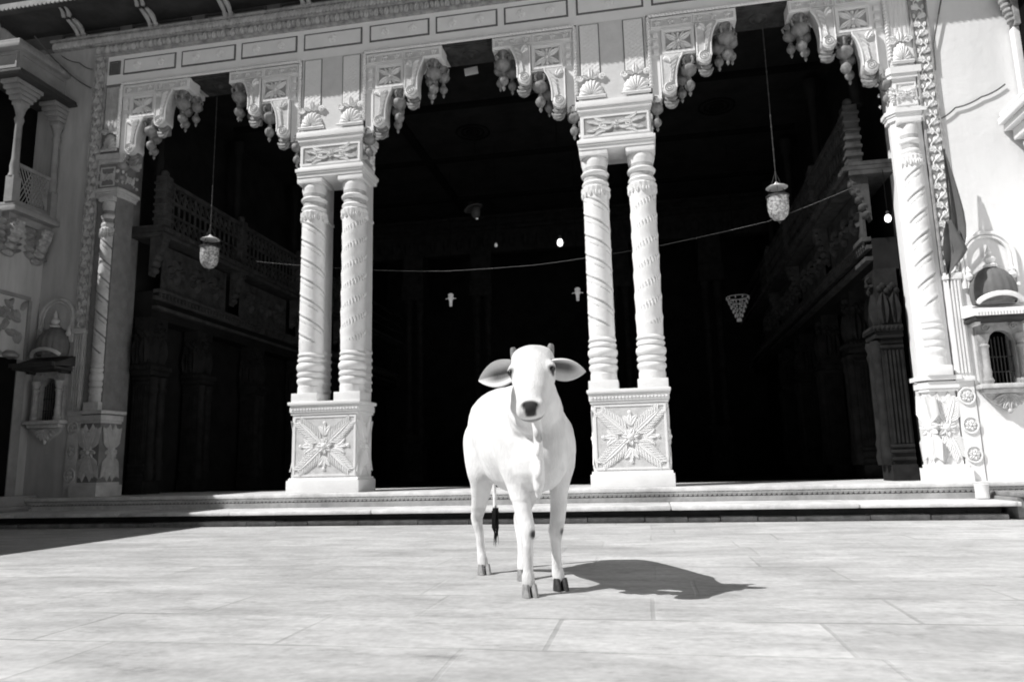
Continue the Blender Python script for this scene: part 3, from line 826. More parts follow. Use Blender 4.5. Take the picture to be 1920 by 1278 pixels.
# ---- plain end walls and shrine niches
def end_wall(s):
    def mb(): return MB(XC, 0, 0, s)
    MP, MW = (M_plaster, M_white) if s > 0 else (M_wplas, M_shade)  # left wall and trim use the darker copies as painted shade
    m = mb()
    # wall with a real opening for the niche
    a, b, z0, z1 = 4.60, 4.88, 1.10, 1.62
    m.box(4.51, a, .0, .3, ZF, 5.51); m.box(b, 5.3, .0, .3, ZF, 5.51); m.box(a, b, .0, .3, ZF, z0); m.box(a, b, .0, .3, z1, 5.51)
    w = part(m, 'end_wall', MP)
    c = 4.74
    m = mb(); m.box(a, b, .18, .29, z0, z1)
    part(m, 'niche_shade_sheet', M_black, w)
    m = mb()                                         # arched surround
    pts = [(c-.19,1.09),(c-.105,1.09)]
    for i in range(11):
        t = PI-PI*i/10; pts.append((c+.105*math.cos(t), 1.44+.12*math.sin(t)))
    pts += [(c+.105,1.09),(c+.19,1.09),(c+.19,1.655),(c-.19,1.655)]
    m.prismy(pts, -.05, .02)
    for q in (-1, 1):
        m.lathe([(.035,1.09),(.045,1.12),(.03,1.15),(.034,1.2),(.026,1.25),(.03,1.40),(.04,1.42),(.028,1.44),(.046,1.49),(.05,1.52)], c+q*.145, -.07, 0, 12)
        m.spiral((c+q*.11,-.052,1.59), FX, FZ, FN, 0, 0, .035, 1.5, .008, q, 0, .004)
    part(m, 'niche_surround', M_field, w)  # darker tone includes the shade below the canopy
    m = mb()
    for k in range(7): m.tube([(c-.09+k*.03, .0, 1.09), (c-.09+k*.03, .0, 1.46+.05*math.sin(PI*(k+.5)/7))], .005, 5)
    for z in (1.2, 1.33): m.tube([(c-.1, .0, z), (c+.1, .0, z)], .005, 5)
    part(m, 'niche_grille', M_eave, w)
    m = mb()                                         # projecting sill and pendant corbel
    m.bbox(c-.23, c+.23, -.13, .0, 1.05, 1.09, .01); m.bbox(c-.20, c+.20, -.10, .0, 1.01, 1.049, .01)
    m.prismy([(c-.19,1.01),(c+.19,1.01),(c+.13,.94),(c+.05,.89),(c,.86),(c-.05,.89),(c-.13,.94)], -.05, .0)
    for k in range(7):
        t = R(200+140*k/6); m.leaf((c,-.051,1.0), FX, FZ, FN, 0, 0, t, .13, .05, .022)
    m.ball((c,-.05,.86), .02, .02, .025)
    part(m, 'niche_sill', M_mid, w)
    m = mb()                                         # sloping canopy
    m.prismx([(.0,1.80),(.0,1.68),(-.30,1.655),(-.31,1.675)], c-.28, c+.28)
    m.bbox(c-.29, c+.29, -.33, -.30, 1.65, 1.69, .008)
    for q in (-1, 1): m.box(c+q*.2-.02, c+q*.2+.02, -.14, 0, 1.60, 1.66)
    x = c-.28
    while x < c+.27: m.box(x, x+.012, -.34, -.329, 1.645, 1.69); x += .024
    m.use(1).box(c-.27, c+.27, -.295, 0, 1.625, 1.652); m.use(0)  # dark board painted in for shade beneath the canopy
    part(m, 'niche_canopy', [MW, M_eave] if s > 0 else [M_eave, M_eave], w)  # left canopy is blackened all over as painted shade
    m = mb()                                         # ribbed half dome with finial
    prof = [(.17,1.80),(.178,1.84),(.185,1.9),(.178,1.97),(.155,2.03),(.115,2.085),(.06,2.12),(.035,2.135)]
    m.lathe(prof, c, -.005, 0, 48, PI, 2*PI, fr=lambda r, a, z: r*(1+.05*abs(math.sin(a*9))))
    part(m, 'niche_dome', M_dimp, w)
    m = mb()
    pth = [(c+.19*math.cos(R(20+140*i/14)), -.10-.09*math.sin(R(20+140*i/14)), 1.76+.10*math.sin(R(20+140*i/14))) for i in range(15)]
    m.tube(pth, .022, 6)
    m.lathe([(.05,2.12),(.06,2.14),(.03,2.16),(.045,2.185),(.05,2.2),(.03,2.225),(.018,2.24),(.026,2.26),(.01,2.3),(.002,2.32)], c, -.04, 0, 14)
    for q in (-1, 1): m.lathe([(.02,2.02),(.035,2.05),(.02,2.08),(.026,2.1),(.004,2.14)], c+q*.175, -.03, 0, 10)
    part(m, 'dome_finial', MW, w)
    m = mb()
    for rr, w_ in ((.215, .02), (.182, .014)):
        pth = [(c+rr*math.cos(PI*i/20), -.015, 2.22+rr*1.08*math.sin(PI*i/20)) for i in range(21)]
        pth = [(c+rr, -.015, 1.95)]+pth+[(c-rr, -.015, 1.95)]
        m.tube(pth, w_, 6)
    part(m, 'hood_moulding', MW, w)
end_wall(1); end_wall(-1)

# ------------------------------------------------------------------ dark hall behind the arches
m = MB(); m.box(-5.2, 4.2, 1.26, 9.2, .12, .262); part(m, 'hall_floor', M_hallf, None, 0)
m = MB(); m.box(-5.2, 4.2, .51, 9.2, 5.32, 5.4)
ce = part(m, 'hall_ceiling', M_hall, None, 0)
m = MB()
for y in (1.9, 3.6, 5.3): m.box(-4.4, 3.5, y, y+.1, 5.27, 5.32)
for x in (PL, PR): m.box(x-.06, x+.06, .52, 9, 5.262, 5.32)
part(m, 'ceiling_beam', M_black, ce, 0)
for c in (XC-3.0, XC-.6, XC+2.85):
    m = MB(c, 2.8)
    for r_ in (.24, .16, .09):
        m.tube([(r_*math.cos(2*PI*i/24), r_*math.sin(2*PI*i/24), 5.305) for i in range(24)], .016, 6, closed=True)
    m.ball((0,0,5.30), .05, .05, .03)
    part(m, 'ceiling_rose', M_black, ce)
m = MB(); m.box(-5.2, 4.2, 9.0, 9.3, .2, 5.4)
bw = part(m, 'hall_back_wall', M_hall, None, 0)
m = MB(); m.box(-4.4, 3.5, 6.3, 6.5, 5.0, 5.3)
for z, d in ((4.98,.10),(5.08,.06),(5.2,.14)): m.box(-4.4, 3.5, 6.3-d, 6.3, z, z+.05)
x = -4.3
while x < 3.4:
    m.leaf((0,6.299,0), FX, FZ, FN, x, 4.62, PI/2, .3, .2, .04); x += .26
m.box(-4.4, 3.5, 6.32, 6.5, 4.55, 5.0)
part(m, 'hall_entablature', M_halld)
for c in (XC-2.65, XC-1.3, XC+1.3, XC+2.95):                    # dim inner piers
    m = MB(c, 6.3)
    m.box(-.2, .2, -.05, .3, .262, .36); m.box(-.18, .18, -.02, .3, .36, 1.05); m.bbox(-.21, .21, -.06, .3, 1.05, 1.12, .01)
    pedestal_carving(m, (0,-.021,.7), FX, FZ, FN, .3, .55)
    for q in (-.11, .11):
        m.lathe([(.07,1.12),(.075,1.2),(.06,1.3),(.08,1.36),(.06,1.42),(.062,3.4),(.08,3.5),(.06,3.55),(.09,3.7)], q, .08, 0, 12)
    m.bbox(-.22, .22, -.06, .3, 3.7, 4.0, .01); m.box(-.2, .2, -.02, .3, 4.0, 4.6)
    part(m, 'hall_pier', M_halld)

def gallery(s):
    x0 = XC+s*3.93
    def mb(): return MB(x0, 0, 0, s)                # local x: 0 at the wall face, negative toward the hall axis
    m = mb(); m.box(.02, .3, .5, 9.0, 2.3, 2.62); m.box(.25, 1.2, .5, 9, .262, 5.32)
    ga = part(m, 'side_gallery', M_hall)
    m = mb()
    for z, d in ((2.40,.05),(2.52,.03),(2.60,.07)): m.box(-d, .02, .5, 9.0, z, z+.04)
    y = .55
    while y < 8.9: m.box(-.05, -.029, y, y+.03, 2.545, 2.6); y += .07
    # balcony floor edge
    for z, d in ((3.24,.16),(3.29,.20),(3.33,.15)): m.box(-d, .25, .36, 9.0, z, z+.045)
    y = .38
    while y < 8.9: m.box(-.21, -.199, y, y+.03, 3.292, 3.332); y += .07
    part(m, 'gallery_cornice', M_hallr, ga)
    # lattice balustrade
    m = mb(); m.box(-.12, -.06, .4, 9.0, 3.92, 3.97); m.box(-.11, -.07, .4, 9.0, 3.36, 3.40); m.box(-.11, -.07, .4, 9, 3.72, 3.75); m.box(-.11, -.07, .4, 9, 3.56, 3.58)
    y = .4
    while y < 6.5:
        m.box(-.10, -.08, y, y+.02, 3.40, 3.92)
        m.tube([(-.09, y, 3.40), (-.09, y+.11, 3.56)], .008, 4); m.tube([(-.09, y+.11, 3.40), (-.09, y, 3.56)], .008, 4)
        m.tube([(-.09, y, 3.75), (-.09, y+.11, 3.92)], .008, 4); m.tube([(-.09, y+.11, 3.75), (-.09, y, 3.92)], .008, 4)
        y += .11
    part(m, 'balustrade', M_hallr, ga)
    for y in (.46, 2.15, 3.9, 5.6):
        m = mb(); m.bbox(-.15, -.01, y-.07, y+.07, 3.38, 4.0, .012); m.ball((-.08, y, 4.04), .05, .05, .05)
        z = 3.44
        while z < 3.95: m.bbox(-.165, .0, y-.085, y+.085, z, z+.035, .01); z += .09
        part(m, 'baluster_post', M_hallr, ga)
        m = mb(); m.lathe([(.06,4.0),(.05,4.1),(.055,4.2),(.045,4.3),(.05,4.95),(.08,5.0),(.09,5.2)], .0, y, 0, 12)
        part(m, 'gallery_post', M_hall, ga)
        # bracket under the balcony, carved
        m = mb(); m.prismy([(.02,3.24),(-.15,3.24),(-.13,3.12),(-.06,2.98),(.02,2.78)], y-.06, y+.06)
        for k in range(5): m.ball((-.11+.025*k, y, 3.17-.08*k), .045, .075, .045)
        part(m, 'gallery_bracket', M_hallr, ga)
    # framed relief panels between cornice and balcony
    y = .62
    while y < 6:
        m = mb(); U = (0, -s if False else -1, 0)
        m.box(.0, .02, y, y+1.35, 2.66, 3.2)
        for k in range(3):
            m.flower((-.001, y+.25+.42*k, 2.93), (0,1,0), FZ, (-1,0,0), 0, 0, .16, .05, 7)
        part(m, 'relief_panel', M_hallr, ga); y += 1.72
    # lower arcade
    for y in (.62, 1.55, 2.9, 4.3, 5.7):
        m = mb(); m.box(-.02, .2, y-.16, y+.16, .262, .42); m.box(.0, .2, y-.13, y+.13, .42, 1.7)
        for q in (-.07, .07):
            m.lathe([(.06,.42),(.07,.5),(.055,.56),(.066,.62),(.05,.68),(.05,1.4),(.065,1.46),(.05,1.5),(.07,1.56),(.06,1.6)], -.02, y+q, 0, 12)
        for k in range(5): m.box(.025+.035*k, .042+.035*k, y-.142, y-.129, .62, 1.5)
        for z in (.46, .53, .58, 1.52, 1.57): m.bbox(-.01, .2, y-.148, y-.12, z, z+.03, .008)
        part(m, 'arcade_pier', M_halld, ga)
        m = mb(); m.bbox(-.07, .2, y-.19, y+.19, 1.68, 1.74, .008); m.bbox(-.05, .2, y-.17, y+.17, 1.62, 1.679, .008)
        k_ = -.16
        while k_ < .16: m.ball((-.07, y+k_, 1.71), .012, .014, .02, 6, 4); k_ += .04
        m.box(.0, .2, y-.16, y+.16, 1.74, 2.3)
        k_ = -.06
        while k_ < .2: m.ball((k_, y-.19, 1.71), .014, .012, .02, 6, 4); k_ += .04
        for q in (.05, .15): m.leaf((q, y-.161, 1.76), (1,0,0), FZ, (0,-1,0), 0, 0, PI/2, .3, .12, .05)
        for k in range(6): m.ball((.03+.03*k, y-.165, 2.1+.03*math.sin(k*2.1)), .03, .025, .035, 8, 5)
        m.frame(-.12, .12, 1.8, 2.22, .02, 0, 0) if False else None
        for q in (-.08, .08):
            m.leaf((-.001, y+q, 1.76), (0,1,0), FZ, (-1,0,0), 0, 0, PI/2, .3, .13, .05)
        m.flower((-.001, y, 2.16), (0,1,0), FZ, (-1,0,0), 0, 0, .1, .04, 6)
        part(m, 'arcade_capital', M_halld, ga)
    return ga
gallery(1); gallery(-1)

# ------------------------------------------------------------------ courtyard wings
W = thing('courtyard_wing', 'shaded wing with projecting balcony at the far left of the courtyard', 'building', (-5.9, -1, 0))
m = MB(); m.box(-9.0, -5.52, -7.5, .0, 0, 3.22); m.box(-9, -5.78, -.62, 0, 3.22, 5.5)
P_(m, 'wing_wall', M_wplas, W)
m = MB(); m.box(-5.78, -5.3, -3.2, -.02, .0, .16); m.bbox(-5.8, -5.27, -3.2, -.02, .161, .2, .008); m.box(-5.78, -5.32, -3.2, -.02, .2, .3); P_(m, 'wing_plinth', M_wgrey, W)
# balcony: slab, corbels, columns, lattice, cusped arch, eave
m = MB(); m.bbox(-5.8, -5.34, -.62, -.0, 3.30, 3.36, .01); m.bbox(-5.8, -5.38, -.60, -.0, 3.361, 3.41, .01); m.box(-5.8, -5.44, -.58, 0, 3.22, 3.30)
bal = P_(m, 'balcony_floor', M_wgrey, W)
for y in (-.56, -.04):
    m = MB(-5.45, y)
    m.box(-.05, .05, -.05, .05, 3.41, 3.7)
    m.lathe([(.06,3.7),(.045,3.75),(.05,3.82),(.038,3.9),(.034,4.3),(.05,4.36),(.036,4.4),(.055,4.48),(.07,4.52)], 0, 0, 0, 14)
    for k in range(5): m.bbox(-.06-.012*k, .06+.012*k, -.06-.03*k, .06+.03*k, 4.52+k*.05, 4.565+k*.05, .006)
    P_(m, 'balcony_column', M_wgrey, W)
m = MB()
m.box(-5.47, -5.44, -.52, -.08, 3.42, 3.46); m.box(-5.47, -5.44, -.52, -.08, 3.84, 3.88)
for k in range(12):
    y = -.52+k*.04
    m.tube([(-5.455, y, 3.44), (-5.455, min(-.08, y+.2), 3.86)], .007, 4); m.tube([(-5.455, max(-.52, y-.0), 3.86), (-5.455, min(-.08, y+.2), 3.44)], .007, 4)
for z in (3.5, 3.6, 3.7): pass
P_(m, 'balcony_lattice', M_wgrey, W)
m = MB(); m.box(-5.79, -5.775, -.6, -.0, 3.42, 4.78); P_(m, 'balcony_shade_sheet', M_black, W)
m = MB()
m.bbox(-5.85, -5.25, -.80, -.0, 4.79, 4.83, .008); m.prismx([(-.82,4.79),(-.80,4.77),(-.0,4.77),(-.0,4.79)], -5.85, -5.24)
m.box(-5.85, -5.40, -.68, -.0, 4.83, 4.90)
P_(m, 'balcony_eave', M_eave, W)
m = MB()
m.box(-5.85, -5.42, -.66, -.0, 4.90, 5.14); m.frame(-5.83, -5.44, 4.93, 5.11, .02, -.675, -.659); m.bbox(-5.87, -5.36, -.74, -.0, 5.14, 5.20, .01); m.bbox(-5.87, -5.40, -.7, -.0, 5.2, 5.26, .01)
m.box(-5.42, -5.408, -.62, -.04, 4.94, 4.95); m.box(-5.42, -5.408, -.62, -.04, 5.09, 5.1)
y = -.72
while y < -.02: m.ball((-5.37, y, 5.17), .02, .018, .03, 6, 4); y += .045
P_(m, 'balcony_parapet', M_wgrey, W)
for y in (-.5, -.12):                                             # foliated corbels under the balcony
    m = MB(-5.52, y)
    m.prismy([(0,3.22),(.16,3.22),(.14,3.12),(.07,3.0),(0,2.85)], -.06, .06)
    for k in range(5):
        m.ball((.13-.026*k, 0, 3.17-.075*k), .04, .08, .04, 8, 5)
        for q in (-1, 1): m.leaf((.0, q*.05, 3.18-.07*k), (0,1,0), FZ, (1,0,0), 0, 0, PI/2-q*1.2, .12, .06, .06)
    P_(m, 'corbel', M_vine, W)
m = MB()                                                          # cusped doorway below, foliate spandrel
m.box(-5.53, -5.515, -1.7, -.22, .3, 1.75); P_(m, 'doorway_shade_sheet', M_black, W)
m = MB()
for k in range(11):
    for j in range(3):
        m.leaf((-5.519, -.24-.06*k, 2.05+.12*j), (0,1,0), FZ, (1,0,0), 0, 0, random.uniform(0,6.2), .13, .07, .03)
m.box(-5.535, -5.50, -1.7, -.14, 2.42, 2.46); m.box(-5.535, -5.50, -.16, -.12, 1.75, 2.42); m.box(-5.535, -5.505, -.24, -.12, .3, 1.75)
for k in range(7):
    y = -.24-.22*k
    m.lathe([(.01,0),(.09,.02),(.10,.05),(.05,.09)], -5.52, y-.1, 1.74, 10)
P_(m, 'door_surround', M_wgrey, W)
m = MB(); m.bbox(-9.05, -5.47, -7.5, -.64, 3.22, 3.30, .01); P_(m, 'parapet', M_wgrey, W)

W2 = thing('courtyard_wing', 'sunlit wing with carved balcony at the right edge of the courtyard', 'building', (5.2, -1, 0))
m = MB(); m.box(4.72, 7.5, -7.5, -.02, 0, 5.4); P_(m, 'wing_wall', M_plaster, W2)
m = MB(); m.box(4.705, 4.719, -1.4, -.03, 3.62, 4.9); P_(m, 'balcony_shade_sheet', M_black, W2)
m = MB(); m.bbox(4.45, 4.72, -1.5, -.03, 3.44, 3.50, .008); m.bbox(4.49, 4.72, -1.48, -.03, 3.38, 3.439, .008); m.bbox(4.47, 4.72, -1.49, -.03, 3.52, 3.56, .008)
m.bbox(4.55, 4.72, -1.4, -.05, 3.28, 3.379, .01)
P_(m, 'balcony_floor', M_white, W2)
m = MB()
for k in range(7): m.ball((4.66-.012*k, -.09, 4.42+.05*k), .045, .05, .035, 8, 5)
m.box(4.66, 4.72, -.14, -.03, 4.36, 4.76)
P_(m, 'balcony_console', M_vine, W2)
m = MB(); m.bbox(4.655, 4.72, -.10, -.025, 3.56, 4.36, .008); P_(m, 'balcony_jamb', M_white, W2)
m = MB(); m.bbox(4.60, 4.72, -1.5, -.15, 4.62, 4.72, .01); P_(m, 'balcony_lintel', M_vine, W2)
m = MB()
for k in range(4):
    m.ball((4.70-.02*k, -.12, 3.22-.08*(3-k)), .05, .06, .045, 8, 5)
    m.ball((4.70-.02*k, -.62, 3.22-.08*(3-k)), .05, .06, .045, 8, 5)
P_(m, 'corbel', M_white, W2)
m = MB()
for k in range(10):
    m.leaf((4.718, -.10-.05*k, 2.1+.05*(k % 3)), (0,-1,0), FZ, (-1,0,0), 0, 0, random.uniform(0,6.2), .14, .08, .05)
m.bbox(4.66, 4.72, -1.3, -.03, 1.98, 2.03, .006)
P_(m, 'foliate_spandrel', M_carve, W2)

# ------------------------------------------------------------------ lamps, cords and small things
def lantern(x, y, zb, label, ztop=4.93, tilt=0):
    t = thing('hanging_lantern', label, 'lantern', (x, y, zb), 'glass lanterns hung under the outer arches')
    def pp(mb, name, m_): return mb.build(name, m_, t)
    m = MB(); prof = [(.004,0),(.05,.012),(.085,.05),(.10,.11),(.103,.17),(.098,.22),(.108,.245)]
    m.lathe(prof+[(.102,.243),(.092,.22),(.097,.17),(.094,.11),(.08,.056),(.046,.02),(.004,.01)], 0, 0, 0, 24)
    pp(m, 'glass_bowl', M_glass)
    m = MB(); m.lathe([(.006,.0),(.014,-.012),(.004,-.03)][::-1], 0, 0, 0, 10)
    m.lathe([(.104,.236),(.112,.24),(.112,.252),(.104,.256)], 0, 0, 0, 24); pp(m, 'metal_ring', M_iron)
    m = MB(); m.lathe([(.105,.34),(.09,.35),(.05,.366),(.02,.385),(.008,.40),(.006,.40),(.02,.38),(.05,.358),(.09,.343)], 0, 0, 0, 24); pp(m, 'smoke_bell', M_pot)
    m = MB()
    for k in range(3):
        a = 2*PI*k/3+.4; m.tube([(.106*math.cos(a), .106*math.sin(a), .25), (.02*math.cos(a), .02*math.sin(a), .46), (0,0,.5)], .004, 5)
    z = .5
    m.tube([(0,0,.38),(0,0,ztop-zb)], .005, 6)
    while z < ztop-zb: m.ball((0,0,z), .009, .009, .016, 6, 4); z += .12
    pp(m, 'chain', M_iron)
    return t
lantern(2.545, .27, 2.80, 'glass bell lantern with white smoke bell hanging in the right arch')
lantern(-3.61, .27, 2.76, 'glass bell lantern hanging in the shaded left arch')
t = thing('pendant_lamp', 'dark pendant lamp with tilted shade high in the middle arch', 'lamp', (-1.05, 2.6, 3.96))
m = MB(); m.lathe([(.02,.22),(.05,.2),(.12,.13),(.14,.12),(.13,.11),(.05,.17)][::-1], 0, 0, 0, 18); o = m.build('lamp_shade', M_hallr, t); o.rotation_euler = (0, R(-18), 0)
m = MB(); m.lathe([(.01,-.05),(.06,-.0),(.07,.06),(.05,.12)], 0, 0, 0, 14); m.build('lamp_body', M_hallr, t)
m = MB(); m.tube([(0,0,.2),(0,0,1.33)], .008, 6); m.build('rod', M_black, t)
m = MB(); m.ball((.03,-.05,-.06), .02, .02, .012, 8, 5); m.build('lamp_tip', M_glim, t)
def bulb(x, y, z, k, label, ztop, mt=M_bulb):
    t = thing('bulb_lamp', label, 'lamp', (x, y, z))
    m = MB(); m.lathe([(.004,-.05),(.03,-.035),(.04,-.005),(.034,.03),(.02,.05)], 0, 0, 0, 14); o = m.build('bulb', mt, t); o.scale = (k, k, k)
    m = MB(); m.lathe([(.02,.05),(.022,.09),(.01,.1)], 0, 0, 0, 10); o = m.build('socket', M_iron, t); o.scale = (k, k, k)
    m = MB(); m.tube([(0,0,.09),(0,0,ztop-z)], .004, 5); m.build('flex', M_black, t)
bulb(.166, 2.2, 3.35, 1.0, 'lit bulb glowing in the dark beside the right column pair', 5.26)
bulb(3.508, .2, 2.716, .75, 'small lit bulb by the carved gallery on the right', 3.2)
bulb(-.89, 3.2, 3.70, .6, 'faint bulb over the string line left of the calf head', 5.26, M_glim)
def bracket_lamp(px, y, z, label):
    t = thing('sconce_lamp', label, 'lamp', (px, y, z))
    m = MB(); m.lathe([(.022,-.09),(.028,.0),(.05,.04),(.04,.06),(.045,.10),(.02,.12)], 0, 0, 0, 12); m.build('lamp_body', M_glim, t)
    m = MB(); m.tube([(-.085,0,.03),(0,-.01,.045),(.085,0,.03)], .006, 6); m.build('crossbar', M_glim, t)
    m = MB(); m.tube([(0,0,.12),(0,0,5.26-z)], .005, 5); m.build('flex', M_black, t)
bracket_lamp(-1.80, 4.0, 3.10, 'pale lamp with crossbar seen in the dark left of the calf')
bracket_lamp(.213, 4.0, 3.06, 'pale lamp with crossbar seen in the dark by the right column pair')
t = thing('chandelier', 'tiered cone chandelier deep inside behind the right arch', 'chandelier', (2.57, 4.0, 2.55))
for k in range(6):
    m = MB(); rr = .03+.026*k; m.tube([(rr*math.cos(2*PI*i/20), rr*math.sin(2*PI*i/20), .065*k) for i in range(20)], .005, 5, closed=True)
    for i in range(10):
        a = 2*PI*i/10; m.ball((rr*math.cos(a), rr*math.sin(a), .065*k-.025), .008, .008, .02, 6, 4)
    m.build('glass_tier', M_glassd, t)
m = MB(); m.tube([(0,0,0),(0,0,2.7)], .007, 6); m.ball((0,0,.5), .03, .03, .025); m.build('stem', M_black, t)

def cord(name, label, cat, pts, r, m_, sag=0.):
    mb = MB(); P = [Vector(p) for p in pts]; path = []
    for i in range(len(P)-1):
        for k in range(10):
            t = k/10; q = P[i].lerp(P[i+1], t); q.z -= sag*4*t*(1-t); path.append(tuple(q))
    path.append(tuple(P[-1])); mb.tube(path, r, 6)
    return tag(mb.build(name, m_), label, cat)
cord('string_line', 'thin pale string sagging across the three arches behind the columns', 'string',
     [(-3.119,.42,2.852),(-2.339,.42,2.732),(-1.587,.42,2.635),(-.862,.42,2.577),(.069,.42,2.574),(.633,.42,2.613),(1.402,.42,2.685),(2.463,.42,2.852),(3.088,.42,3.059),(3.40,.42,3.18)], .0015, M_wirel, .004)
cord('slanting_wire', 'dark wire slanting down from the eave beside the vine band', 'wire', [(4.18,-.04,5.0),(4.00,-.03,4.31),(3.99,-.03,4.05)], .007, M_wire, .0)
cord('wall_wire', 'loose wire running across the sunlit right wall', 'wire', [(3.96,-.02,3.56),(4.12,-.02,3.66),(4.35,-.02,3.74),(4.56,-.02,3.84)], .007, M_wire, .015)
cord('overhead_wire', 'dark wire drooping from the left balcony roof to the vine band', 'wire', [(-5.62,-.3,5.55),(-5.35,-.1,5.2),(-5.06,-.02,4.98)], .008, M_wire, .02)
cord('thin_wire', 'thin wire on the shaded wall under the left cornice', 'wire', [(-5.5,-.02,5.45),(-5.25,-.02,5.33),(-5.06,-.02,5.22)], .005, M_wire, .02)

m = MB(); m.bbox(-.075, .075, -.004, .004, -.05, .05, .002)
o = m.build('notice_board', M_paper); o.location = (-.545, .30, 4.80); o.rotation_euler = (R(-12), R(-8), R(4))
tag(o, 'small white card hanging under the middle arch soffit', 'sign')
m = MB(); m.lathe([(.046,.0),(.052,.006),(.05,.05),(.053,.1),(.057,.115),(.05,.118),(.046,.10),(.043,.02)], 0, 0, 0, 20)
o = m.build('plant_pot', M_pot); o.location = (3.83, -.27, .141)
tag(o, 'small white pot left on the lower step at the right end', 'pot')

# flag: limp pennant on a leaning staff
t = thing('flag', 'grey pennant hanging limp beside the right shrine niche', 'flag', (3.9, -.2, 2.1))
def flag_strip(prof, y0, amp, ph):
    mb = MB(); vs = []; fs = []; n = 12
    for j, (z, a, b) in enumerate(prof):
        for i in range(n+1):
            u = i/n
            vs.append((a+(b-a)*u-3.9, y0+amp*math.sin(u*7+ph+z*2)*(.3+.7*(3.2-z))-.2+.2, z-2.1))
    for j in range(len(prof)-1):
        for i in range(n): fs.append((j*(n+1)+i, j*(n+1)+i+1, (j+1)*(n+1)+i+1, (j+1)*(n+1)+i))
    mb.add(vs, fs); return mb
pr = [(3.17,3.905,3.915),(3.05,3.905,3.94),(2.9,3.905,3.965),(2.75,3.90,3.985),(2.6,3.89,4.0),(2.48,3.875,4.0),(2.36,3.86,3.985),(2.28,3.86,3.96),(2.22,3.86,3.93)]
flag_strip(pr, 0, .03, 0).build('flag_cloth', M_cloth, t)
pr2 = [(2.52,3.83,3.88),(2.42,3.80,3.92),(2.32,3.78,3.955),(2.25,3.77,3.975),(2.18,3.77,3.93),(2.1,3.775,3.85),(2.04,3.78,3.80)]
flag_strip(pr2, -.04, .03, 1).build('flag_fold', M_cloth, t)
m = MB(); m.tube([(-.02,.19,-.15),(.0,.03,.5),(.01,.01,1.1)], .009, 7); m.build('flag_staff', M_iron, t)

# ------------------------------------------------------------------ the calf
CO = Vector((.61, -3.83, 0)); CA = Vector((.47, -.883, 0)).normalized(); CB = Vector((.883, .47, 0)).normalized(); UP = Vector((0,0,1))
def L2W(s, l, z): return CO+CA*s+CB*l+UP*z
calf = thing('calf', 'white calf with black muzzle walking toward the viewer across the courtyard', 'calf', tuple(CO))
class Loft:
    def __init__(s): s.v = []; s.f = []
    def rings(s, data, seg=18):
        """data: centre, side axis*radius, up axis*radius"""
        n0 = len(s.v)
        for c, a, b in data:
            for k in range(seg):
                q = 2*PI*k/seg; s.v.append(tuple(c+a*math.cos(q)+b*math.sin(q)))
        for j in range(len(data)-1):
            for k in range(seg):
                s.f.append((n0+j*seg+k, n0+j*seg+(k+1)%seg, n0+(j+1)*seg+(k+1)%seg, n0+(j+1)*seg+k))
        s.f.append([n0+k for k in range(seg)][::-1]); m = n0+(len(data)-1)*seg; s.f.append([m+k for k in range(seg)])
    def limb(s, pts, flat=1., seg=14):
        """pts: (world vector, radius); smooth spline tube"""
        P = [p for p, r in pts]; Rr = [r for p, r in pts]; out = []
        n = len(P)
        for i in range(n-1):
            p0 = P[max(0,i-1)]; p1 = P[i]; p2 = P[i+1]; p3 = P[min(n-1,i+2)]
            r0 = Rr[max(0,i-1)]; r1 = Rr[i]; r2 = Rr[i+1]; r3 = Rr[min(n-1,i+2)]
            for k in range(6):
                t = k/6
                f = lambda a,b,c,d: .5*((2*b)+(c-a)*t+(2*a-5*b+4*c-d)*t*t+(3*b-a-3*c+d)*t**3)
                out.append((Vector((f(p0.x,p1.x,p2.x,p3.x), f(p0.y,p1.y,p2.y,p3.y), f(p0.z,p1.z,p2.z,p3.z))), max(.004, f(r0,r1,r2,r3))))
        out.append((P[-1], Rr[-1])); data = []
        for i, (c, r) in enumerate(out):
            d = (out[min(i+1,len(out)-1)][0]-out[max(i-1,0)][0]).normalized()
            a = CB-d*CB.dot(d)
            if a.length < .1: a = CA-d*CA.dot(d)
            a.normalize(); b = d.cross(a)
            data.append((c, a*r*flat, b*r))
        s.rings(data, seg)
    def ell(s, c, a, b, d, seg=16, rings=8):
        data = []
        for j in range(1, rings):
            t = PI*j/rings; data.append((c-d*math.cos(t), a*math.sin(t), b*math.sin(t)))
        s.rings(data, seg)
lo = Loft()
trunk = [(-.462,.725,.004,.004),(-.455,.722,.05,.06),(-.43,.71,.10,.115),(-.38,.678,.145,.165),(-.30,.645,.176,.203),(-.20,.622,.186,.222),(-.08,.606,.193,.232),(.04,.60,.19,.234),
         (.14,.60,.176,.228),(.23,.598,.156,.222),(.31,.588,.135,.195),(.38,.575,.105,.155),(.43,.565,.06,.10),(.45,.56,.004,.006)]
def spl(rows, n=5):
    out = []
    for i in range(len(rows)-1):
        a, b, c, d = rows[max(0,i-1)], rows[i], rows[i+1], rows[min(len(rows)-1,i+2)]
        for k in range(n):
            t = k/n
            out.append([.5*((2*q)+(r-p)*t+(2*p-5*q+4*r-u)*t*t+(3*q-p-3*r+u)*t**3) for p, q, r, u in zip(a, b, c, d)])
    out.append(list(rows[-1])); return out
lo.rings([(L2W(s, -.02*max(0,s), z), CB*max(w*.84,.003), UP*max(h,.003)) for s, z, w, h in spl(trunk)], 36)
lo.ell(L2W(.22,0,.79), CB*.07, CA*.13, UP*.055)                                   # withers
lo.ell(L2W(-.29,.05,.765), CB*.06, CA*.12, UP*.05); lo.ell(L2W(-.29,-.05,.765), CB*.06, CA*.12, UP*.05)   # hip bones
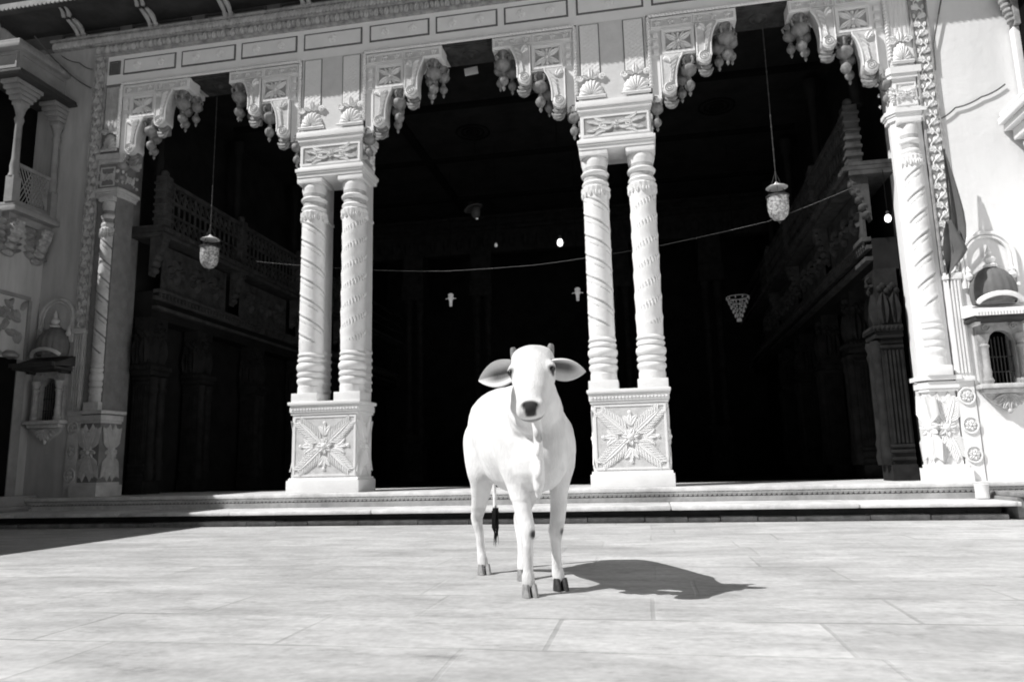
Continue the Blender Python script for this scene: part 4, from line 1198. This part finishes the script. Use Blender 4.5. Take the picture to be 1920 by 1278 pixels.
lo.ell(L2W(.24,-.088,.58), CB*.065, CA*.10, UP*.15); lo.ell(L2W(.22,.088,.58), CB*.065, CA*.10, UP*.15)   # shoulders
# head frame
HP = Vector((.752,-4.325,.920)); HM = Vector((.774,-4.515,.680))
hd = (HM-HP).normalized(); hw = Vector((1,.06,.05)); hw = (hw-hd*hw.dot(hd)).normalized(); hn = hw.cross(hd); 
if hn.y > 0: hn = -hn
def HW(t, w, n): return HP+hd*t+hw*w+hn*n
# neck (flattened sideways), throat and dewlap
nk = [(L2W(.16,0,.66),.17),(L2W(.30,-.03,.69),.145),(L2W(.42,-.07,.74),.115),(HW(.09,0,-.10),.088),(HW(.06,0,-.06),.07)]
lo.limb(nk, .82, 20)
dl = [(HW(.21,0,-.085),.03),(L2W(.535,-.10,.625),.034),(L2W(.50,-.085,.56),.038),(L2W(.46,-.07,.50),.043),(L2W(.42,-.06,.445),.05),(L2W(.385,-.05,.405),.04)]
lo.limb(dl, .42, 14)
for (s_, l_, z_, r_) in ((.545,-.105,.60,.022),(.52,-.095,.535,.022),(.475,-.08,.465,.03),(.44,-.07,.42,.034),(.415,-.06,.385,.026)):
    lo.ell(L2W(s_,l_,z_), CB*r_*.6, CA*r_, UP*r_*1.25, 10, 6)
lo.ell(L2W(.33,-.02,.50), CB*.11, CA*.10, UP*.12)                                  # brisket
# skull and muzzle
head = [(-.04,.004,.004,-.05),(-.032,.055,.030,-.050),(-.01,.078,.050,-.054),(.03,.083,.07,-.062),(.075,.085,.082,-.072),(.115,.078,.083,-.074),(.16,.068,.074,-.068),(.205,.059,.063,-.059),
        (.24,.054,.055,-.052),(.268,.053,.048,-.047),(.290,.050,.042,-.044),(.305,.038,.030,-.044),(.313,.004,.004,-.044)]
lo.rings([(HW(t,0,o), hw*w, hn*d) for t, w, d, o in spl(head,3)], 26)
lo.ell(HW(.01,0,-.03), hw*.045, hn*.04, hd*.035)                                   # poll
for q in (-1, 1):
    lo.ell(HW(.085,q*.064,-.032), hw*.026, hn*.022, hd*.034, 12, 6)                 # brow
    lo.ell(HW(.13,q*.045,-.09), hw*.03, hn*.05, hd*.06, 12, 6)                     # cheek
    lo.ell(HW(.276,q*.031,-.018), hw*.020, hn*.018, hd*.02, 10, 6)                 # nostril wing
lo.ell(HW(.278,0,-.074), hw*.030, hn*.02, hd*.026, 12, 6)                           # chin
# legs
def leg(pts): lo.limb([(L2W(s,l,z), r*(.84 if z < .45 else .97)) for s,l,z,r in pts])
leg([(-.30,-.04,.72,.03),(-.285,-.075,.64,.09),(-.24,-.098,.50,.088),(-.255,-.10,.40,.060),(-.325,-.098,.285,.040),(-.345,-.10,.245,.034),(-.335,-.09,.17,.025),(-.33,-.085,.095,.025),(-.322,-.083,.065,.030),(-.312,-.08,.03,.030)])
leg([(-.30,.04,.72,.03),(-.28,.075,.64,.09),(-.16,.10,.50,.095),(-.10,.085,.39,.062),(-.135,.055,.285,.040),(-.145,.045,.245,.034),(-.115,.04,.17,.025),(-.09,.035,.095,.025),(-.08,.033,.065,.030),(-.068,.03,.03,.030)])
leg([(.18,-.04,.74,.03),(.20,-.09,.63,.085),(.245,-.095,.49,.072),(.265,-.088,.40,.052),(.295,-.078,.29,.040),(.315,-.072,.235,.037),(.318,-.073,.19,.027),(.32,-.076,.10,.025),(.322,-.078,.07,.031),(.332,-.08,.03,.031)])
leg([(.16,.04,.74,.03),(.18,.095,.63,.085),(.205,.105,.49,.072),(.225,.098,.40,.050),(.255,.075,.28,.038),(.268,.060,.225,.036),(.262,.062,.18,.026),(.242,.07,.10,.025),(.236,.074,.07,.030),(.244,.078,.03,.030)])
# tail
lo.limb([(L2W(-.42,.0,.76),.03),(L2W(-.455,.005,.74),.026),(L2W(-.475,.01,.66),.019),(L2W(-.47,.015,.5),.014),(L2W(-.455,.02,.36),.012),(L2W(-.45,.02,.28),.014)], 1, 10)
me = bpy.data.meshes.new('calf_src'); me.from_pydata(lo.v, [], lo.f); me.update()
bm = bmesh.new(); bm.from_mesh(me); bmesh.ops.recalc_face_normals(bm, faces=bm.faces); bm.to_mesh(me); bm.free()
so = bpy.data.objects.new('calf_src', me); col.objects.link(so)
md = so.modifiers.new('r', 'REMESH'); md.mode = 'VOXEL'; md.voxel_size = .0065
md = so.modifiers.new('s', 'SMOOTH'); md.factor = .5; md.iterations = 12
dg = bpy.context.evaluated_depsgraph_get()
bmesh_body = bpy.data.meshes.new_from_object(so.evaluated_get(dg))
bpy.data.objects.remove(so)
def sm(a, b, x):
    t = max(0, min(1, (x-a)/(b-a))); return t*t*(3-2*t)
# ears: cupped leaves merged into the body mesh
def ear(q, ang, roll, ln, wd):
    base = HW(.058, q*.070, -.055)
    d = (hw*q*math.cos(ang)-UP*math.sin(ang)+hn*-.15).normalized()
    v = UP-d*UP.dot(d); v.normalize()
    n = d.cross(v); 
    if n.dot(hn) < 0: n = -n
    v2 = v*math.cos(roll)+n*math.sin(roll); n2 = n*math.cos(roll)-v*math.sin(roll)
    K, J = 12, 10; F = []; B = []
    for i in range(K+1):
        t = i/K
        w = wd*(.42+.58*math.sin(PI*min(1, t*.8+.18))**.9)*(1-t**4.5)**.6*.5 if t < 1 else .002
        w = max(w, .002)
        for j in range(J+1):
            u = -1+2*j/J
            cup = (u*u)*w*.75*(1-t*.5)+ .012*t*t
            p = base+d*(ln*t)+v2*(u*w)+n2*(cup-.5*w*.75*(1-.6*t))
            F.append(p); B.append(p-n2*(.010*(1-t)+.003))
    return F, B, K, J
verts = [v.co.copy() for v in bmesh_body.vertices]; faces = [list(p.vertices) for p in bmesh_body.polygons]
nb = len(verts); inner = set(); rim = set()
for q, ang, roll, ln, wd in ((-1, R(8), R(-10), .138, .105), (1, R(4), R(42), .130, .098)):
    F, B, K, J = ear(q, ang, roll, ln, wd)
    a = len(verts); verts += F; b = len(verts); verts += B
    W1 = J+1
    for i in range(K):
        for j in range(J):
            faces.append([a+i*W1+j, a+i*W1+j+1, a+(i+1)*W1+j+1, a+(i+1)*W1+j]); faces.append([b+i*W1+j, b+(i+1)*W1+j, b+(i+1)*W1+j+1, b+i*W1+j+1])
    for i in range(K):
        for j in (0, J): faces.append([a+i*W1+j, a+(i+1)*W1+j, b+(i+1)*W1+j, b+i*W1+j])
    for j in range(J): faces.append([a+K*W1+j, a+K*W1+j+1, b+K*W1+j+1, b+K*W1+j])
    for i in range(K+1):
        for j in range(W1):
            edge = min(j, J-j)/J
            if i < K-1 and edge > .12: inner.add((a+i*W1+j, sm(0,1,(edge-.12)/.3)*sm(0,1,(K-1-i)/5)))
dark = dict(inner)
me = bpy.data.meshes.new('body'); me.from_pydata([tuple(v-CO) for v in verts], [], faces); me.update()
me.materials.append(M_hide)
for p in me.polygons: p.use_smooth = True
nrm = [v.normal.copy() for v in me.vertices]; cos_ = []
for i, v in enumerate(me.vertices):                  # slight unevenness of flesh and bone
    c = v.co.copy()
    if i < nb:
        rel = c; sA = rel.dot(CA); lA = rel.dot(CB); zA = rel.z
        side = 1 if lA < 0 else -1
        def gg(s0, z0, rs, rz): return math.exp(-((sA-s0)/rs)**2-((zA-z0)/rz)**2)
        if abs(lA) > .05 and sA < .45:
            dd = -.014*gg(-.17,.735,.06,.05)+.010*gg(-.27,.755,.035,.03)-.008*gg(.12,.60,.028,.14)-.010*gg(-.17,.50,.05,.05)
            dd += .007*gg(.33,.55,.03,.05)-.008*gg(.30,.66,.03,.06)
            rb = max(0, 1-abs(sA+.02)/.15)*max(0, 1-abs(zA-.58)/.15)
            dd += .0035*math.sin((sA+.25*(zA-.58))*2*PI/.048)*rb
            dd += -.003*math.cos((sA*.8+zA*.6)*2*PI/.045)*gg(.40,.66,.07,.08)
            c += nrm[i]*dd
    if i < nb and c.z > .35: c += nrm[i]*(noise.noise(c*7)*.006+noise.noise(c*17)*.002)
    cos_ += [c.x, c.y, c.z]
me.vertices.foreach_set('co', cos_); me.update()
ca = me.color_attributes.new('tint', 'FLOAT_COLOR', 'POINT')
WHITE = .87
knees = [(L2W(.348,-.055,.225), .026), (L2W(.300,.085,.225), .024)]
for i, v in enumerate(verts):
    c = WHITE
    if i >= nb: 
        if i in dark: c = WHITE*(1-dark[i])+.16*dark[i]
    else:
        r_ = v-HP; t = r_.dot(hd); w = r_.dot(hw); n = r_.dot(hn)
        if n > -.20 and t > -.1 and abs(w) < .2:
            # nose pad
            k = sm(.270,.281,t-40*max(0,abs(w)-.012)**2)*(1-sm(.026,.034,abs(w)+25*max(0,t-.285)**1.0*.02))*sm(-.045,-.035,n)
            c = c*(1-k)+.045*k
            nost = sm(.0, 1., max(0, 1-math.hypot((abs(w)-.024)/.011, (t-.289)/.013)))
            c = c*(1-nost)+.004*nost
            # mouth line and dusky lips
            k = sm(.25,.27,t)*sm(-.069,-.063,n)*(1-sm(-.060,-.053,n)); c = c*(1-k*.85)+.03*k*.85
            k = sm(.265,.29,t)*(1-sm(-.063,-.057,n))*.55; c = c*(1-k)+.2*k
            # eye rims
            k = max(0, 1-math.hypot((t-.099)/.024, (abs(w)-.072)/.026, (n+.036)/.036)); k = sm(.12,.5,k); c = c*(1-k)+.02*k
            # grey crown
            k = sm(.04,-.01,t)*.15; c = c*(1-k)+.3*k
        for kp, kr in knees:
            d = (v-kp).length
            if d < kr: k = sm(kr, kr*.45, d); c = c*(1-k)+.05*k
        gr = sm(-.05,.35, noise.noise(v*9)+.4*noise.noise(v*31)); c = c*(1-.10*gr*(1 if v.z > .3 else 2.2))
        if v.z < .4:
            k = sm(.085,.05,v.z)*.25; c = c*(1-k)+.35*k
    ca.data[i].color = (c, c, c, 1)
body = bpy.data.objects.new('body', me); col.objects.link(body); body.parent = calf
def cpart(mb, name, m_, rel=True):
    o = mb.build(name, m_, calf); o.location = -CO; return o
for q, zz in ((-1, .03), (1, .032)):                              # horn buds
    p = HW(-.012, q*.066, -.055); d = (UP*.9+hw*q*.2+hn*.05).normalized()
    m = MB(); m.tube([tuple(p), tuple(p+d*.02), tuple(p+d*(zz+.002)), tuple(p+d*(zz+.008))], .017, 10, taper=lambda t: 1-.5*t); cpart(m, 'horn', M_horn)
for q in (-1, 1):
    p = HW(.098, q*.0735, -.030); m = MB(); m.ball(tuple(p), .015, .016, .014, 14, 8); cpart(m, 'eye', M_eye)
def hoof(s, l, dk, lift=0):
    m = MB()
    for q in (-1, 1):
        c = L2W(s+.012, l+q*.0155, 0)
        pr_ = [(.0215,.0),(.0215,.006),(.019,.03),(.016,.045)]
        vs = []; fs = []; sg = 12
        for r_, z in pr_:
            for k in range(sg):
                a = 2*PI*k/sg
                f_ = 1.55 if math.cos(a) > 0 else 1.0
                p = c+CA*(r_*math.cos(a)*f_*(1-.35*(z/.045))-.10*z)+CB*(r_*.72*math.sin(a))+UP*(z+.001+lift)
                vs.append(tuple(p))
        for j in range(len(pr_)-1):
            for k in range(sg): fs.append((j*sg+k, j*sg+(k+1)%sg, (j+1)*sg+(k+1)%sg, (j+1)*sg+k))
        fs.append(list(range(sg))[::-1]); fs.append(list(range((len(pr_)-1)*sg, len(pr_)*sg)))
        m.add(vs, fs)
    cpart(m, 'hoof', M_hoofd if dk else M_hoof)
hoof(-.312,-.08,False); hoof(-.068,.03,False); hoof(.332,-.08,False); hoof(.244,.078,True)
m = MB()
for k in range(26):                                              # black tail switch of many hair locks
    a = random.uniform(0, 2*PI); r_ = random.uniform(0,.016)
    p = L2W(-.45+r_*math.cos(a), .02+r_*math.sin(a), .30-random.uniform(0,.03)); q = p+UP*-.08+CB*random.uniform(-.012,.012)+CA*random.uniform(-.012,.012)
    e = L2W(-.445+random.uniform(-.02,.02), .022+random.uniform(-.014,.014), .10+random.uniform(0,.08))
    m.tube([tuple(p), tuple(q), tuple(e)], .006, 5, taper=lambda t: 1.05-t)
cpart(m, 'tail_switch', M_tuft)

# ------------------------------------------------------------------ camera
cam = bpy.data.cameras.new('camera'); co = bpy.data.objects.new('camera', cam); col.objects.link(co)
yaw, pitch, roll = .179574097, .170108112, -.0230139274
cy, sy, cp, sp, cr, sr = math.cos(yaw), math.sin(yaw), math.cos(pitch), math.sin(pitch), math.cos(roll), math.sin(roll)
fwd = Vector((-sy*cp, cy*cp, sp)); right = Vector((cy, sy, 0)); upv = right.cross(fwd)
r2 = right*cr+upv*sr; u2 = -right*sr+upv*cr
mt = Matrix((r2, u2, -fwd)).transposed().to_4x4(); mt.translation = Vector((1.16827, -7., .48))
co.matrix_world = mt
cam.sensor_width = 36; cam.lens = 1375.2/1920*36; cam.clip_end = 500; cam.clip_start = .05
cam.dof.use_dof = True; cam.dof.focus_distance = 3.4; cam.dof.aperture_fstop = 4.5
sc.camera = co

# ------------------------------------------------------------------ light
AZ, EL = R(31), R(48)                              # light travels toward +x and a little +y
d = Vector((math.cos(EL)*math.cos(AZ), math.cos(EL)*math.sin(AZ), -math.sin(EL)))
sun = bpy.data.lights.new('sun', 'SUN'); sun.energy = 5; sun.angle = R(.5); sun.color = (1, .99, .98)
sun_o = bpy.data.objects.new('sun', sun); col.objects.link(sun_o)
sun_o.rotation_euler = d.to_track_quat('-Z', 'Y').to_euler()
w = bpy.data.worlds.new('World'); sc.world = w; w.use_nodes = True
nt = w.node_tree; bg = nt.nodes['Background']
sky = nt.nodes.new('ShaderNodeTexSky'); sky.sky_type = 'NISHITA'; sky.sun_disc = False; sky.air_density = .3; sky.dust_density = .1; sky.altitude = 300
sky.sun_elevation = EL; sky.sun_rotation = math.atan2(-d.x, -d.y)
bw_ = nt.nodes.new('ShaderNodeRGBToBW')
nt.links.new(sky.outputs[0], bw_.inputs[0]); nt.links.new(bw_.outputs[0], bg.inputs[0])
bg.inputs[1].default_value = .05
sc.view_settings.view_transform = 'Standard'; sc.view_settings.look = 'None'; sc.view_settings.exposure = 0; sc.view_settings.gamma = 1
sc.cycles.max_bounces = 6; sc.cycles.diffuse_bounces = 2
sc.cycles.filter_width = 1.8
try: sc.cycles.use_denoising = True
except Exception: pass
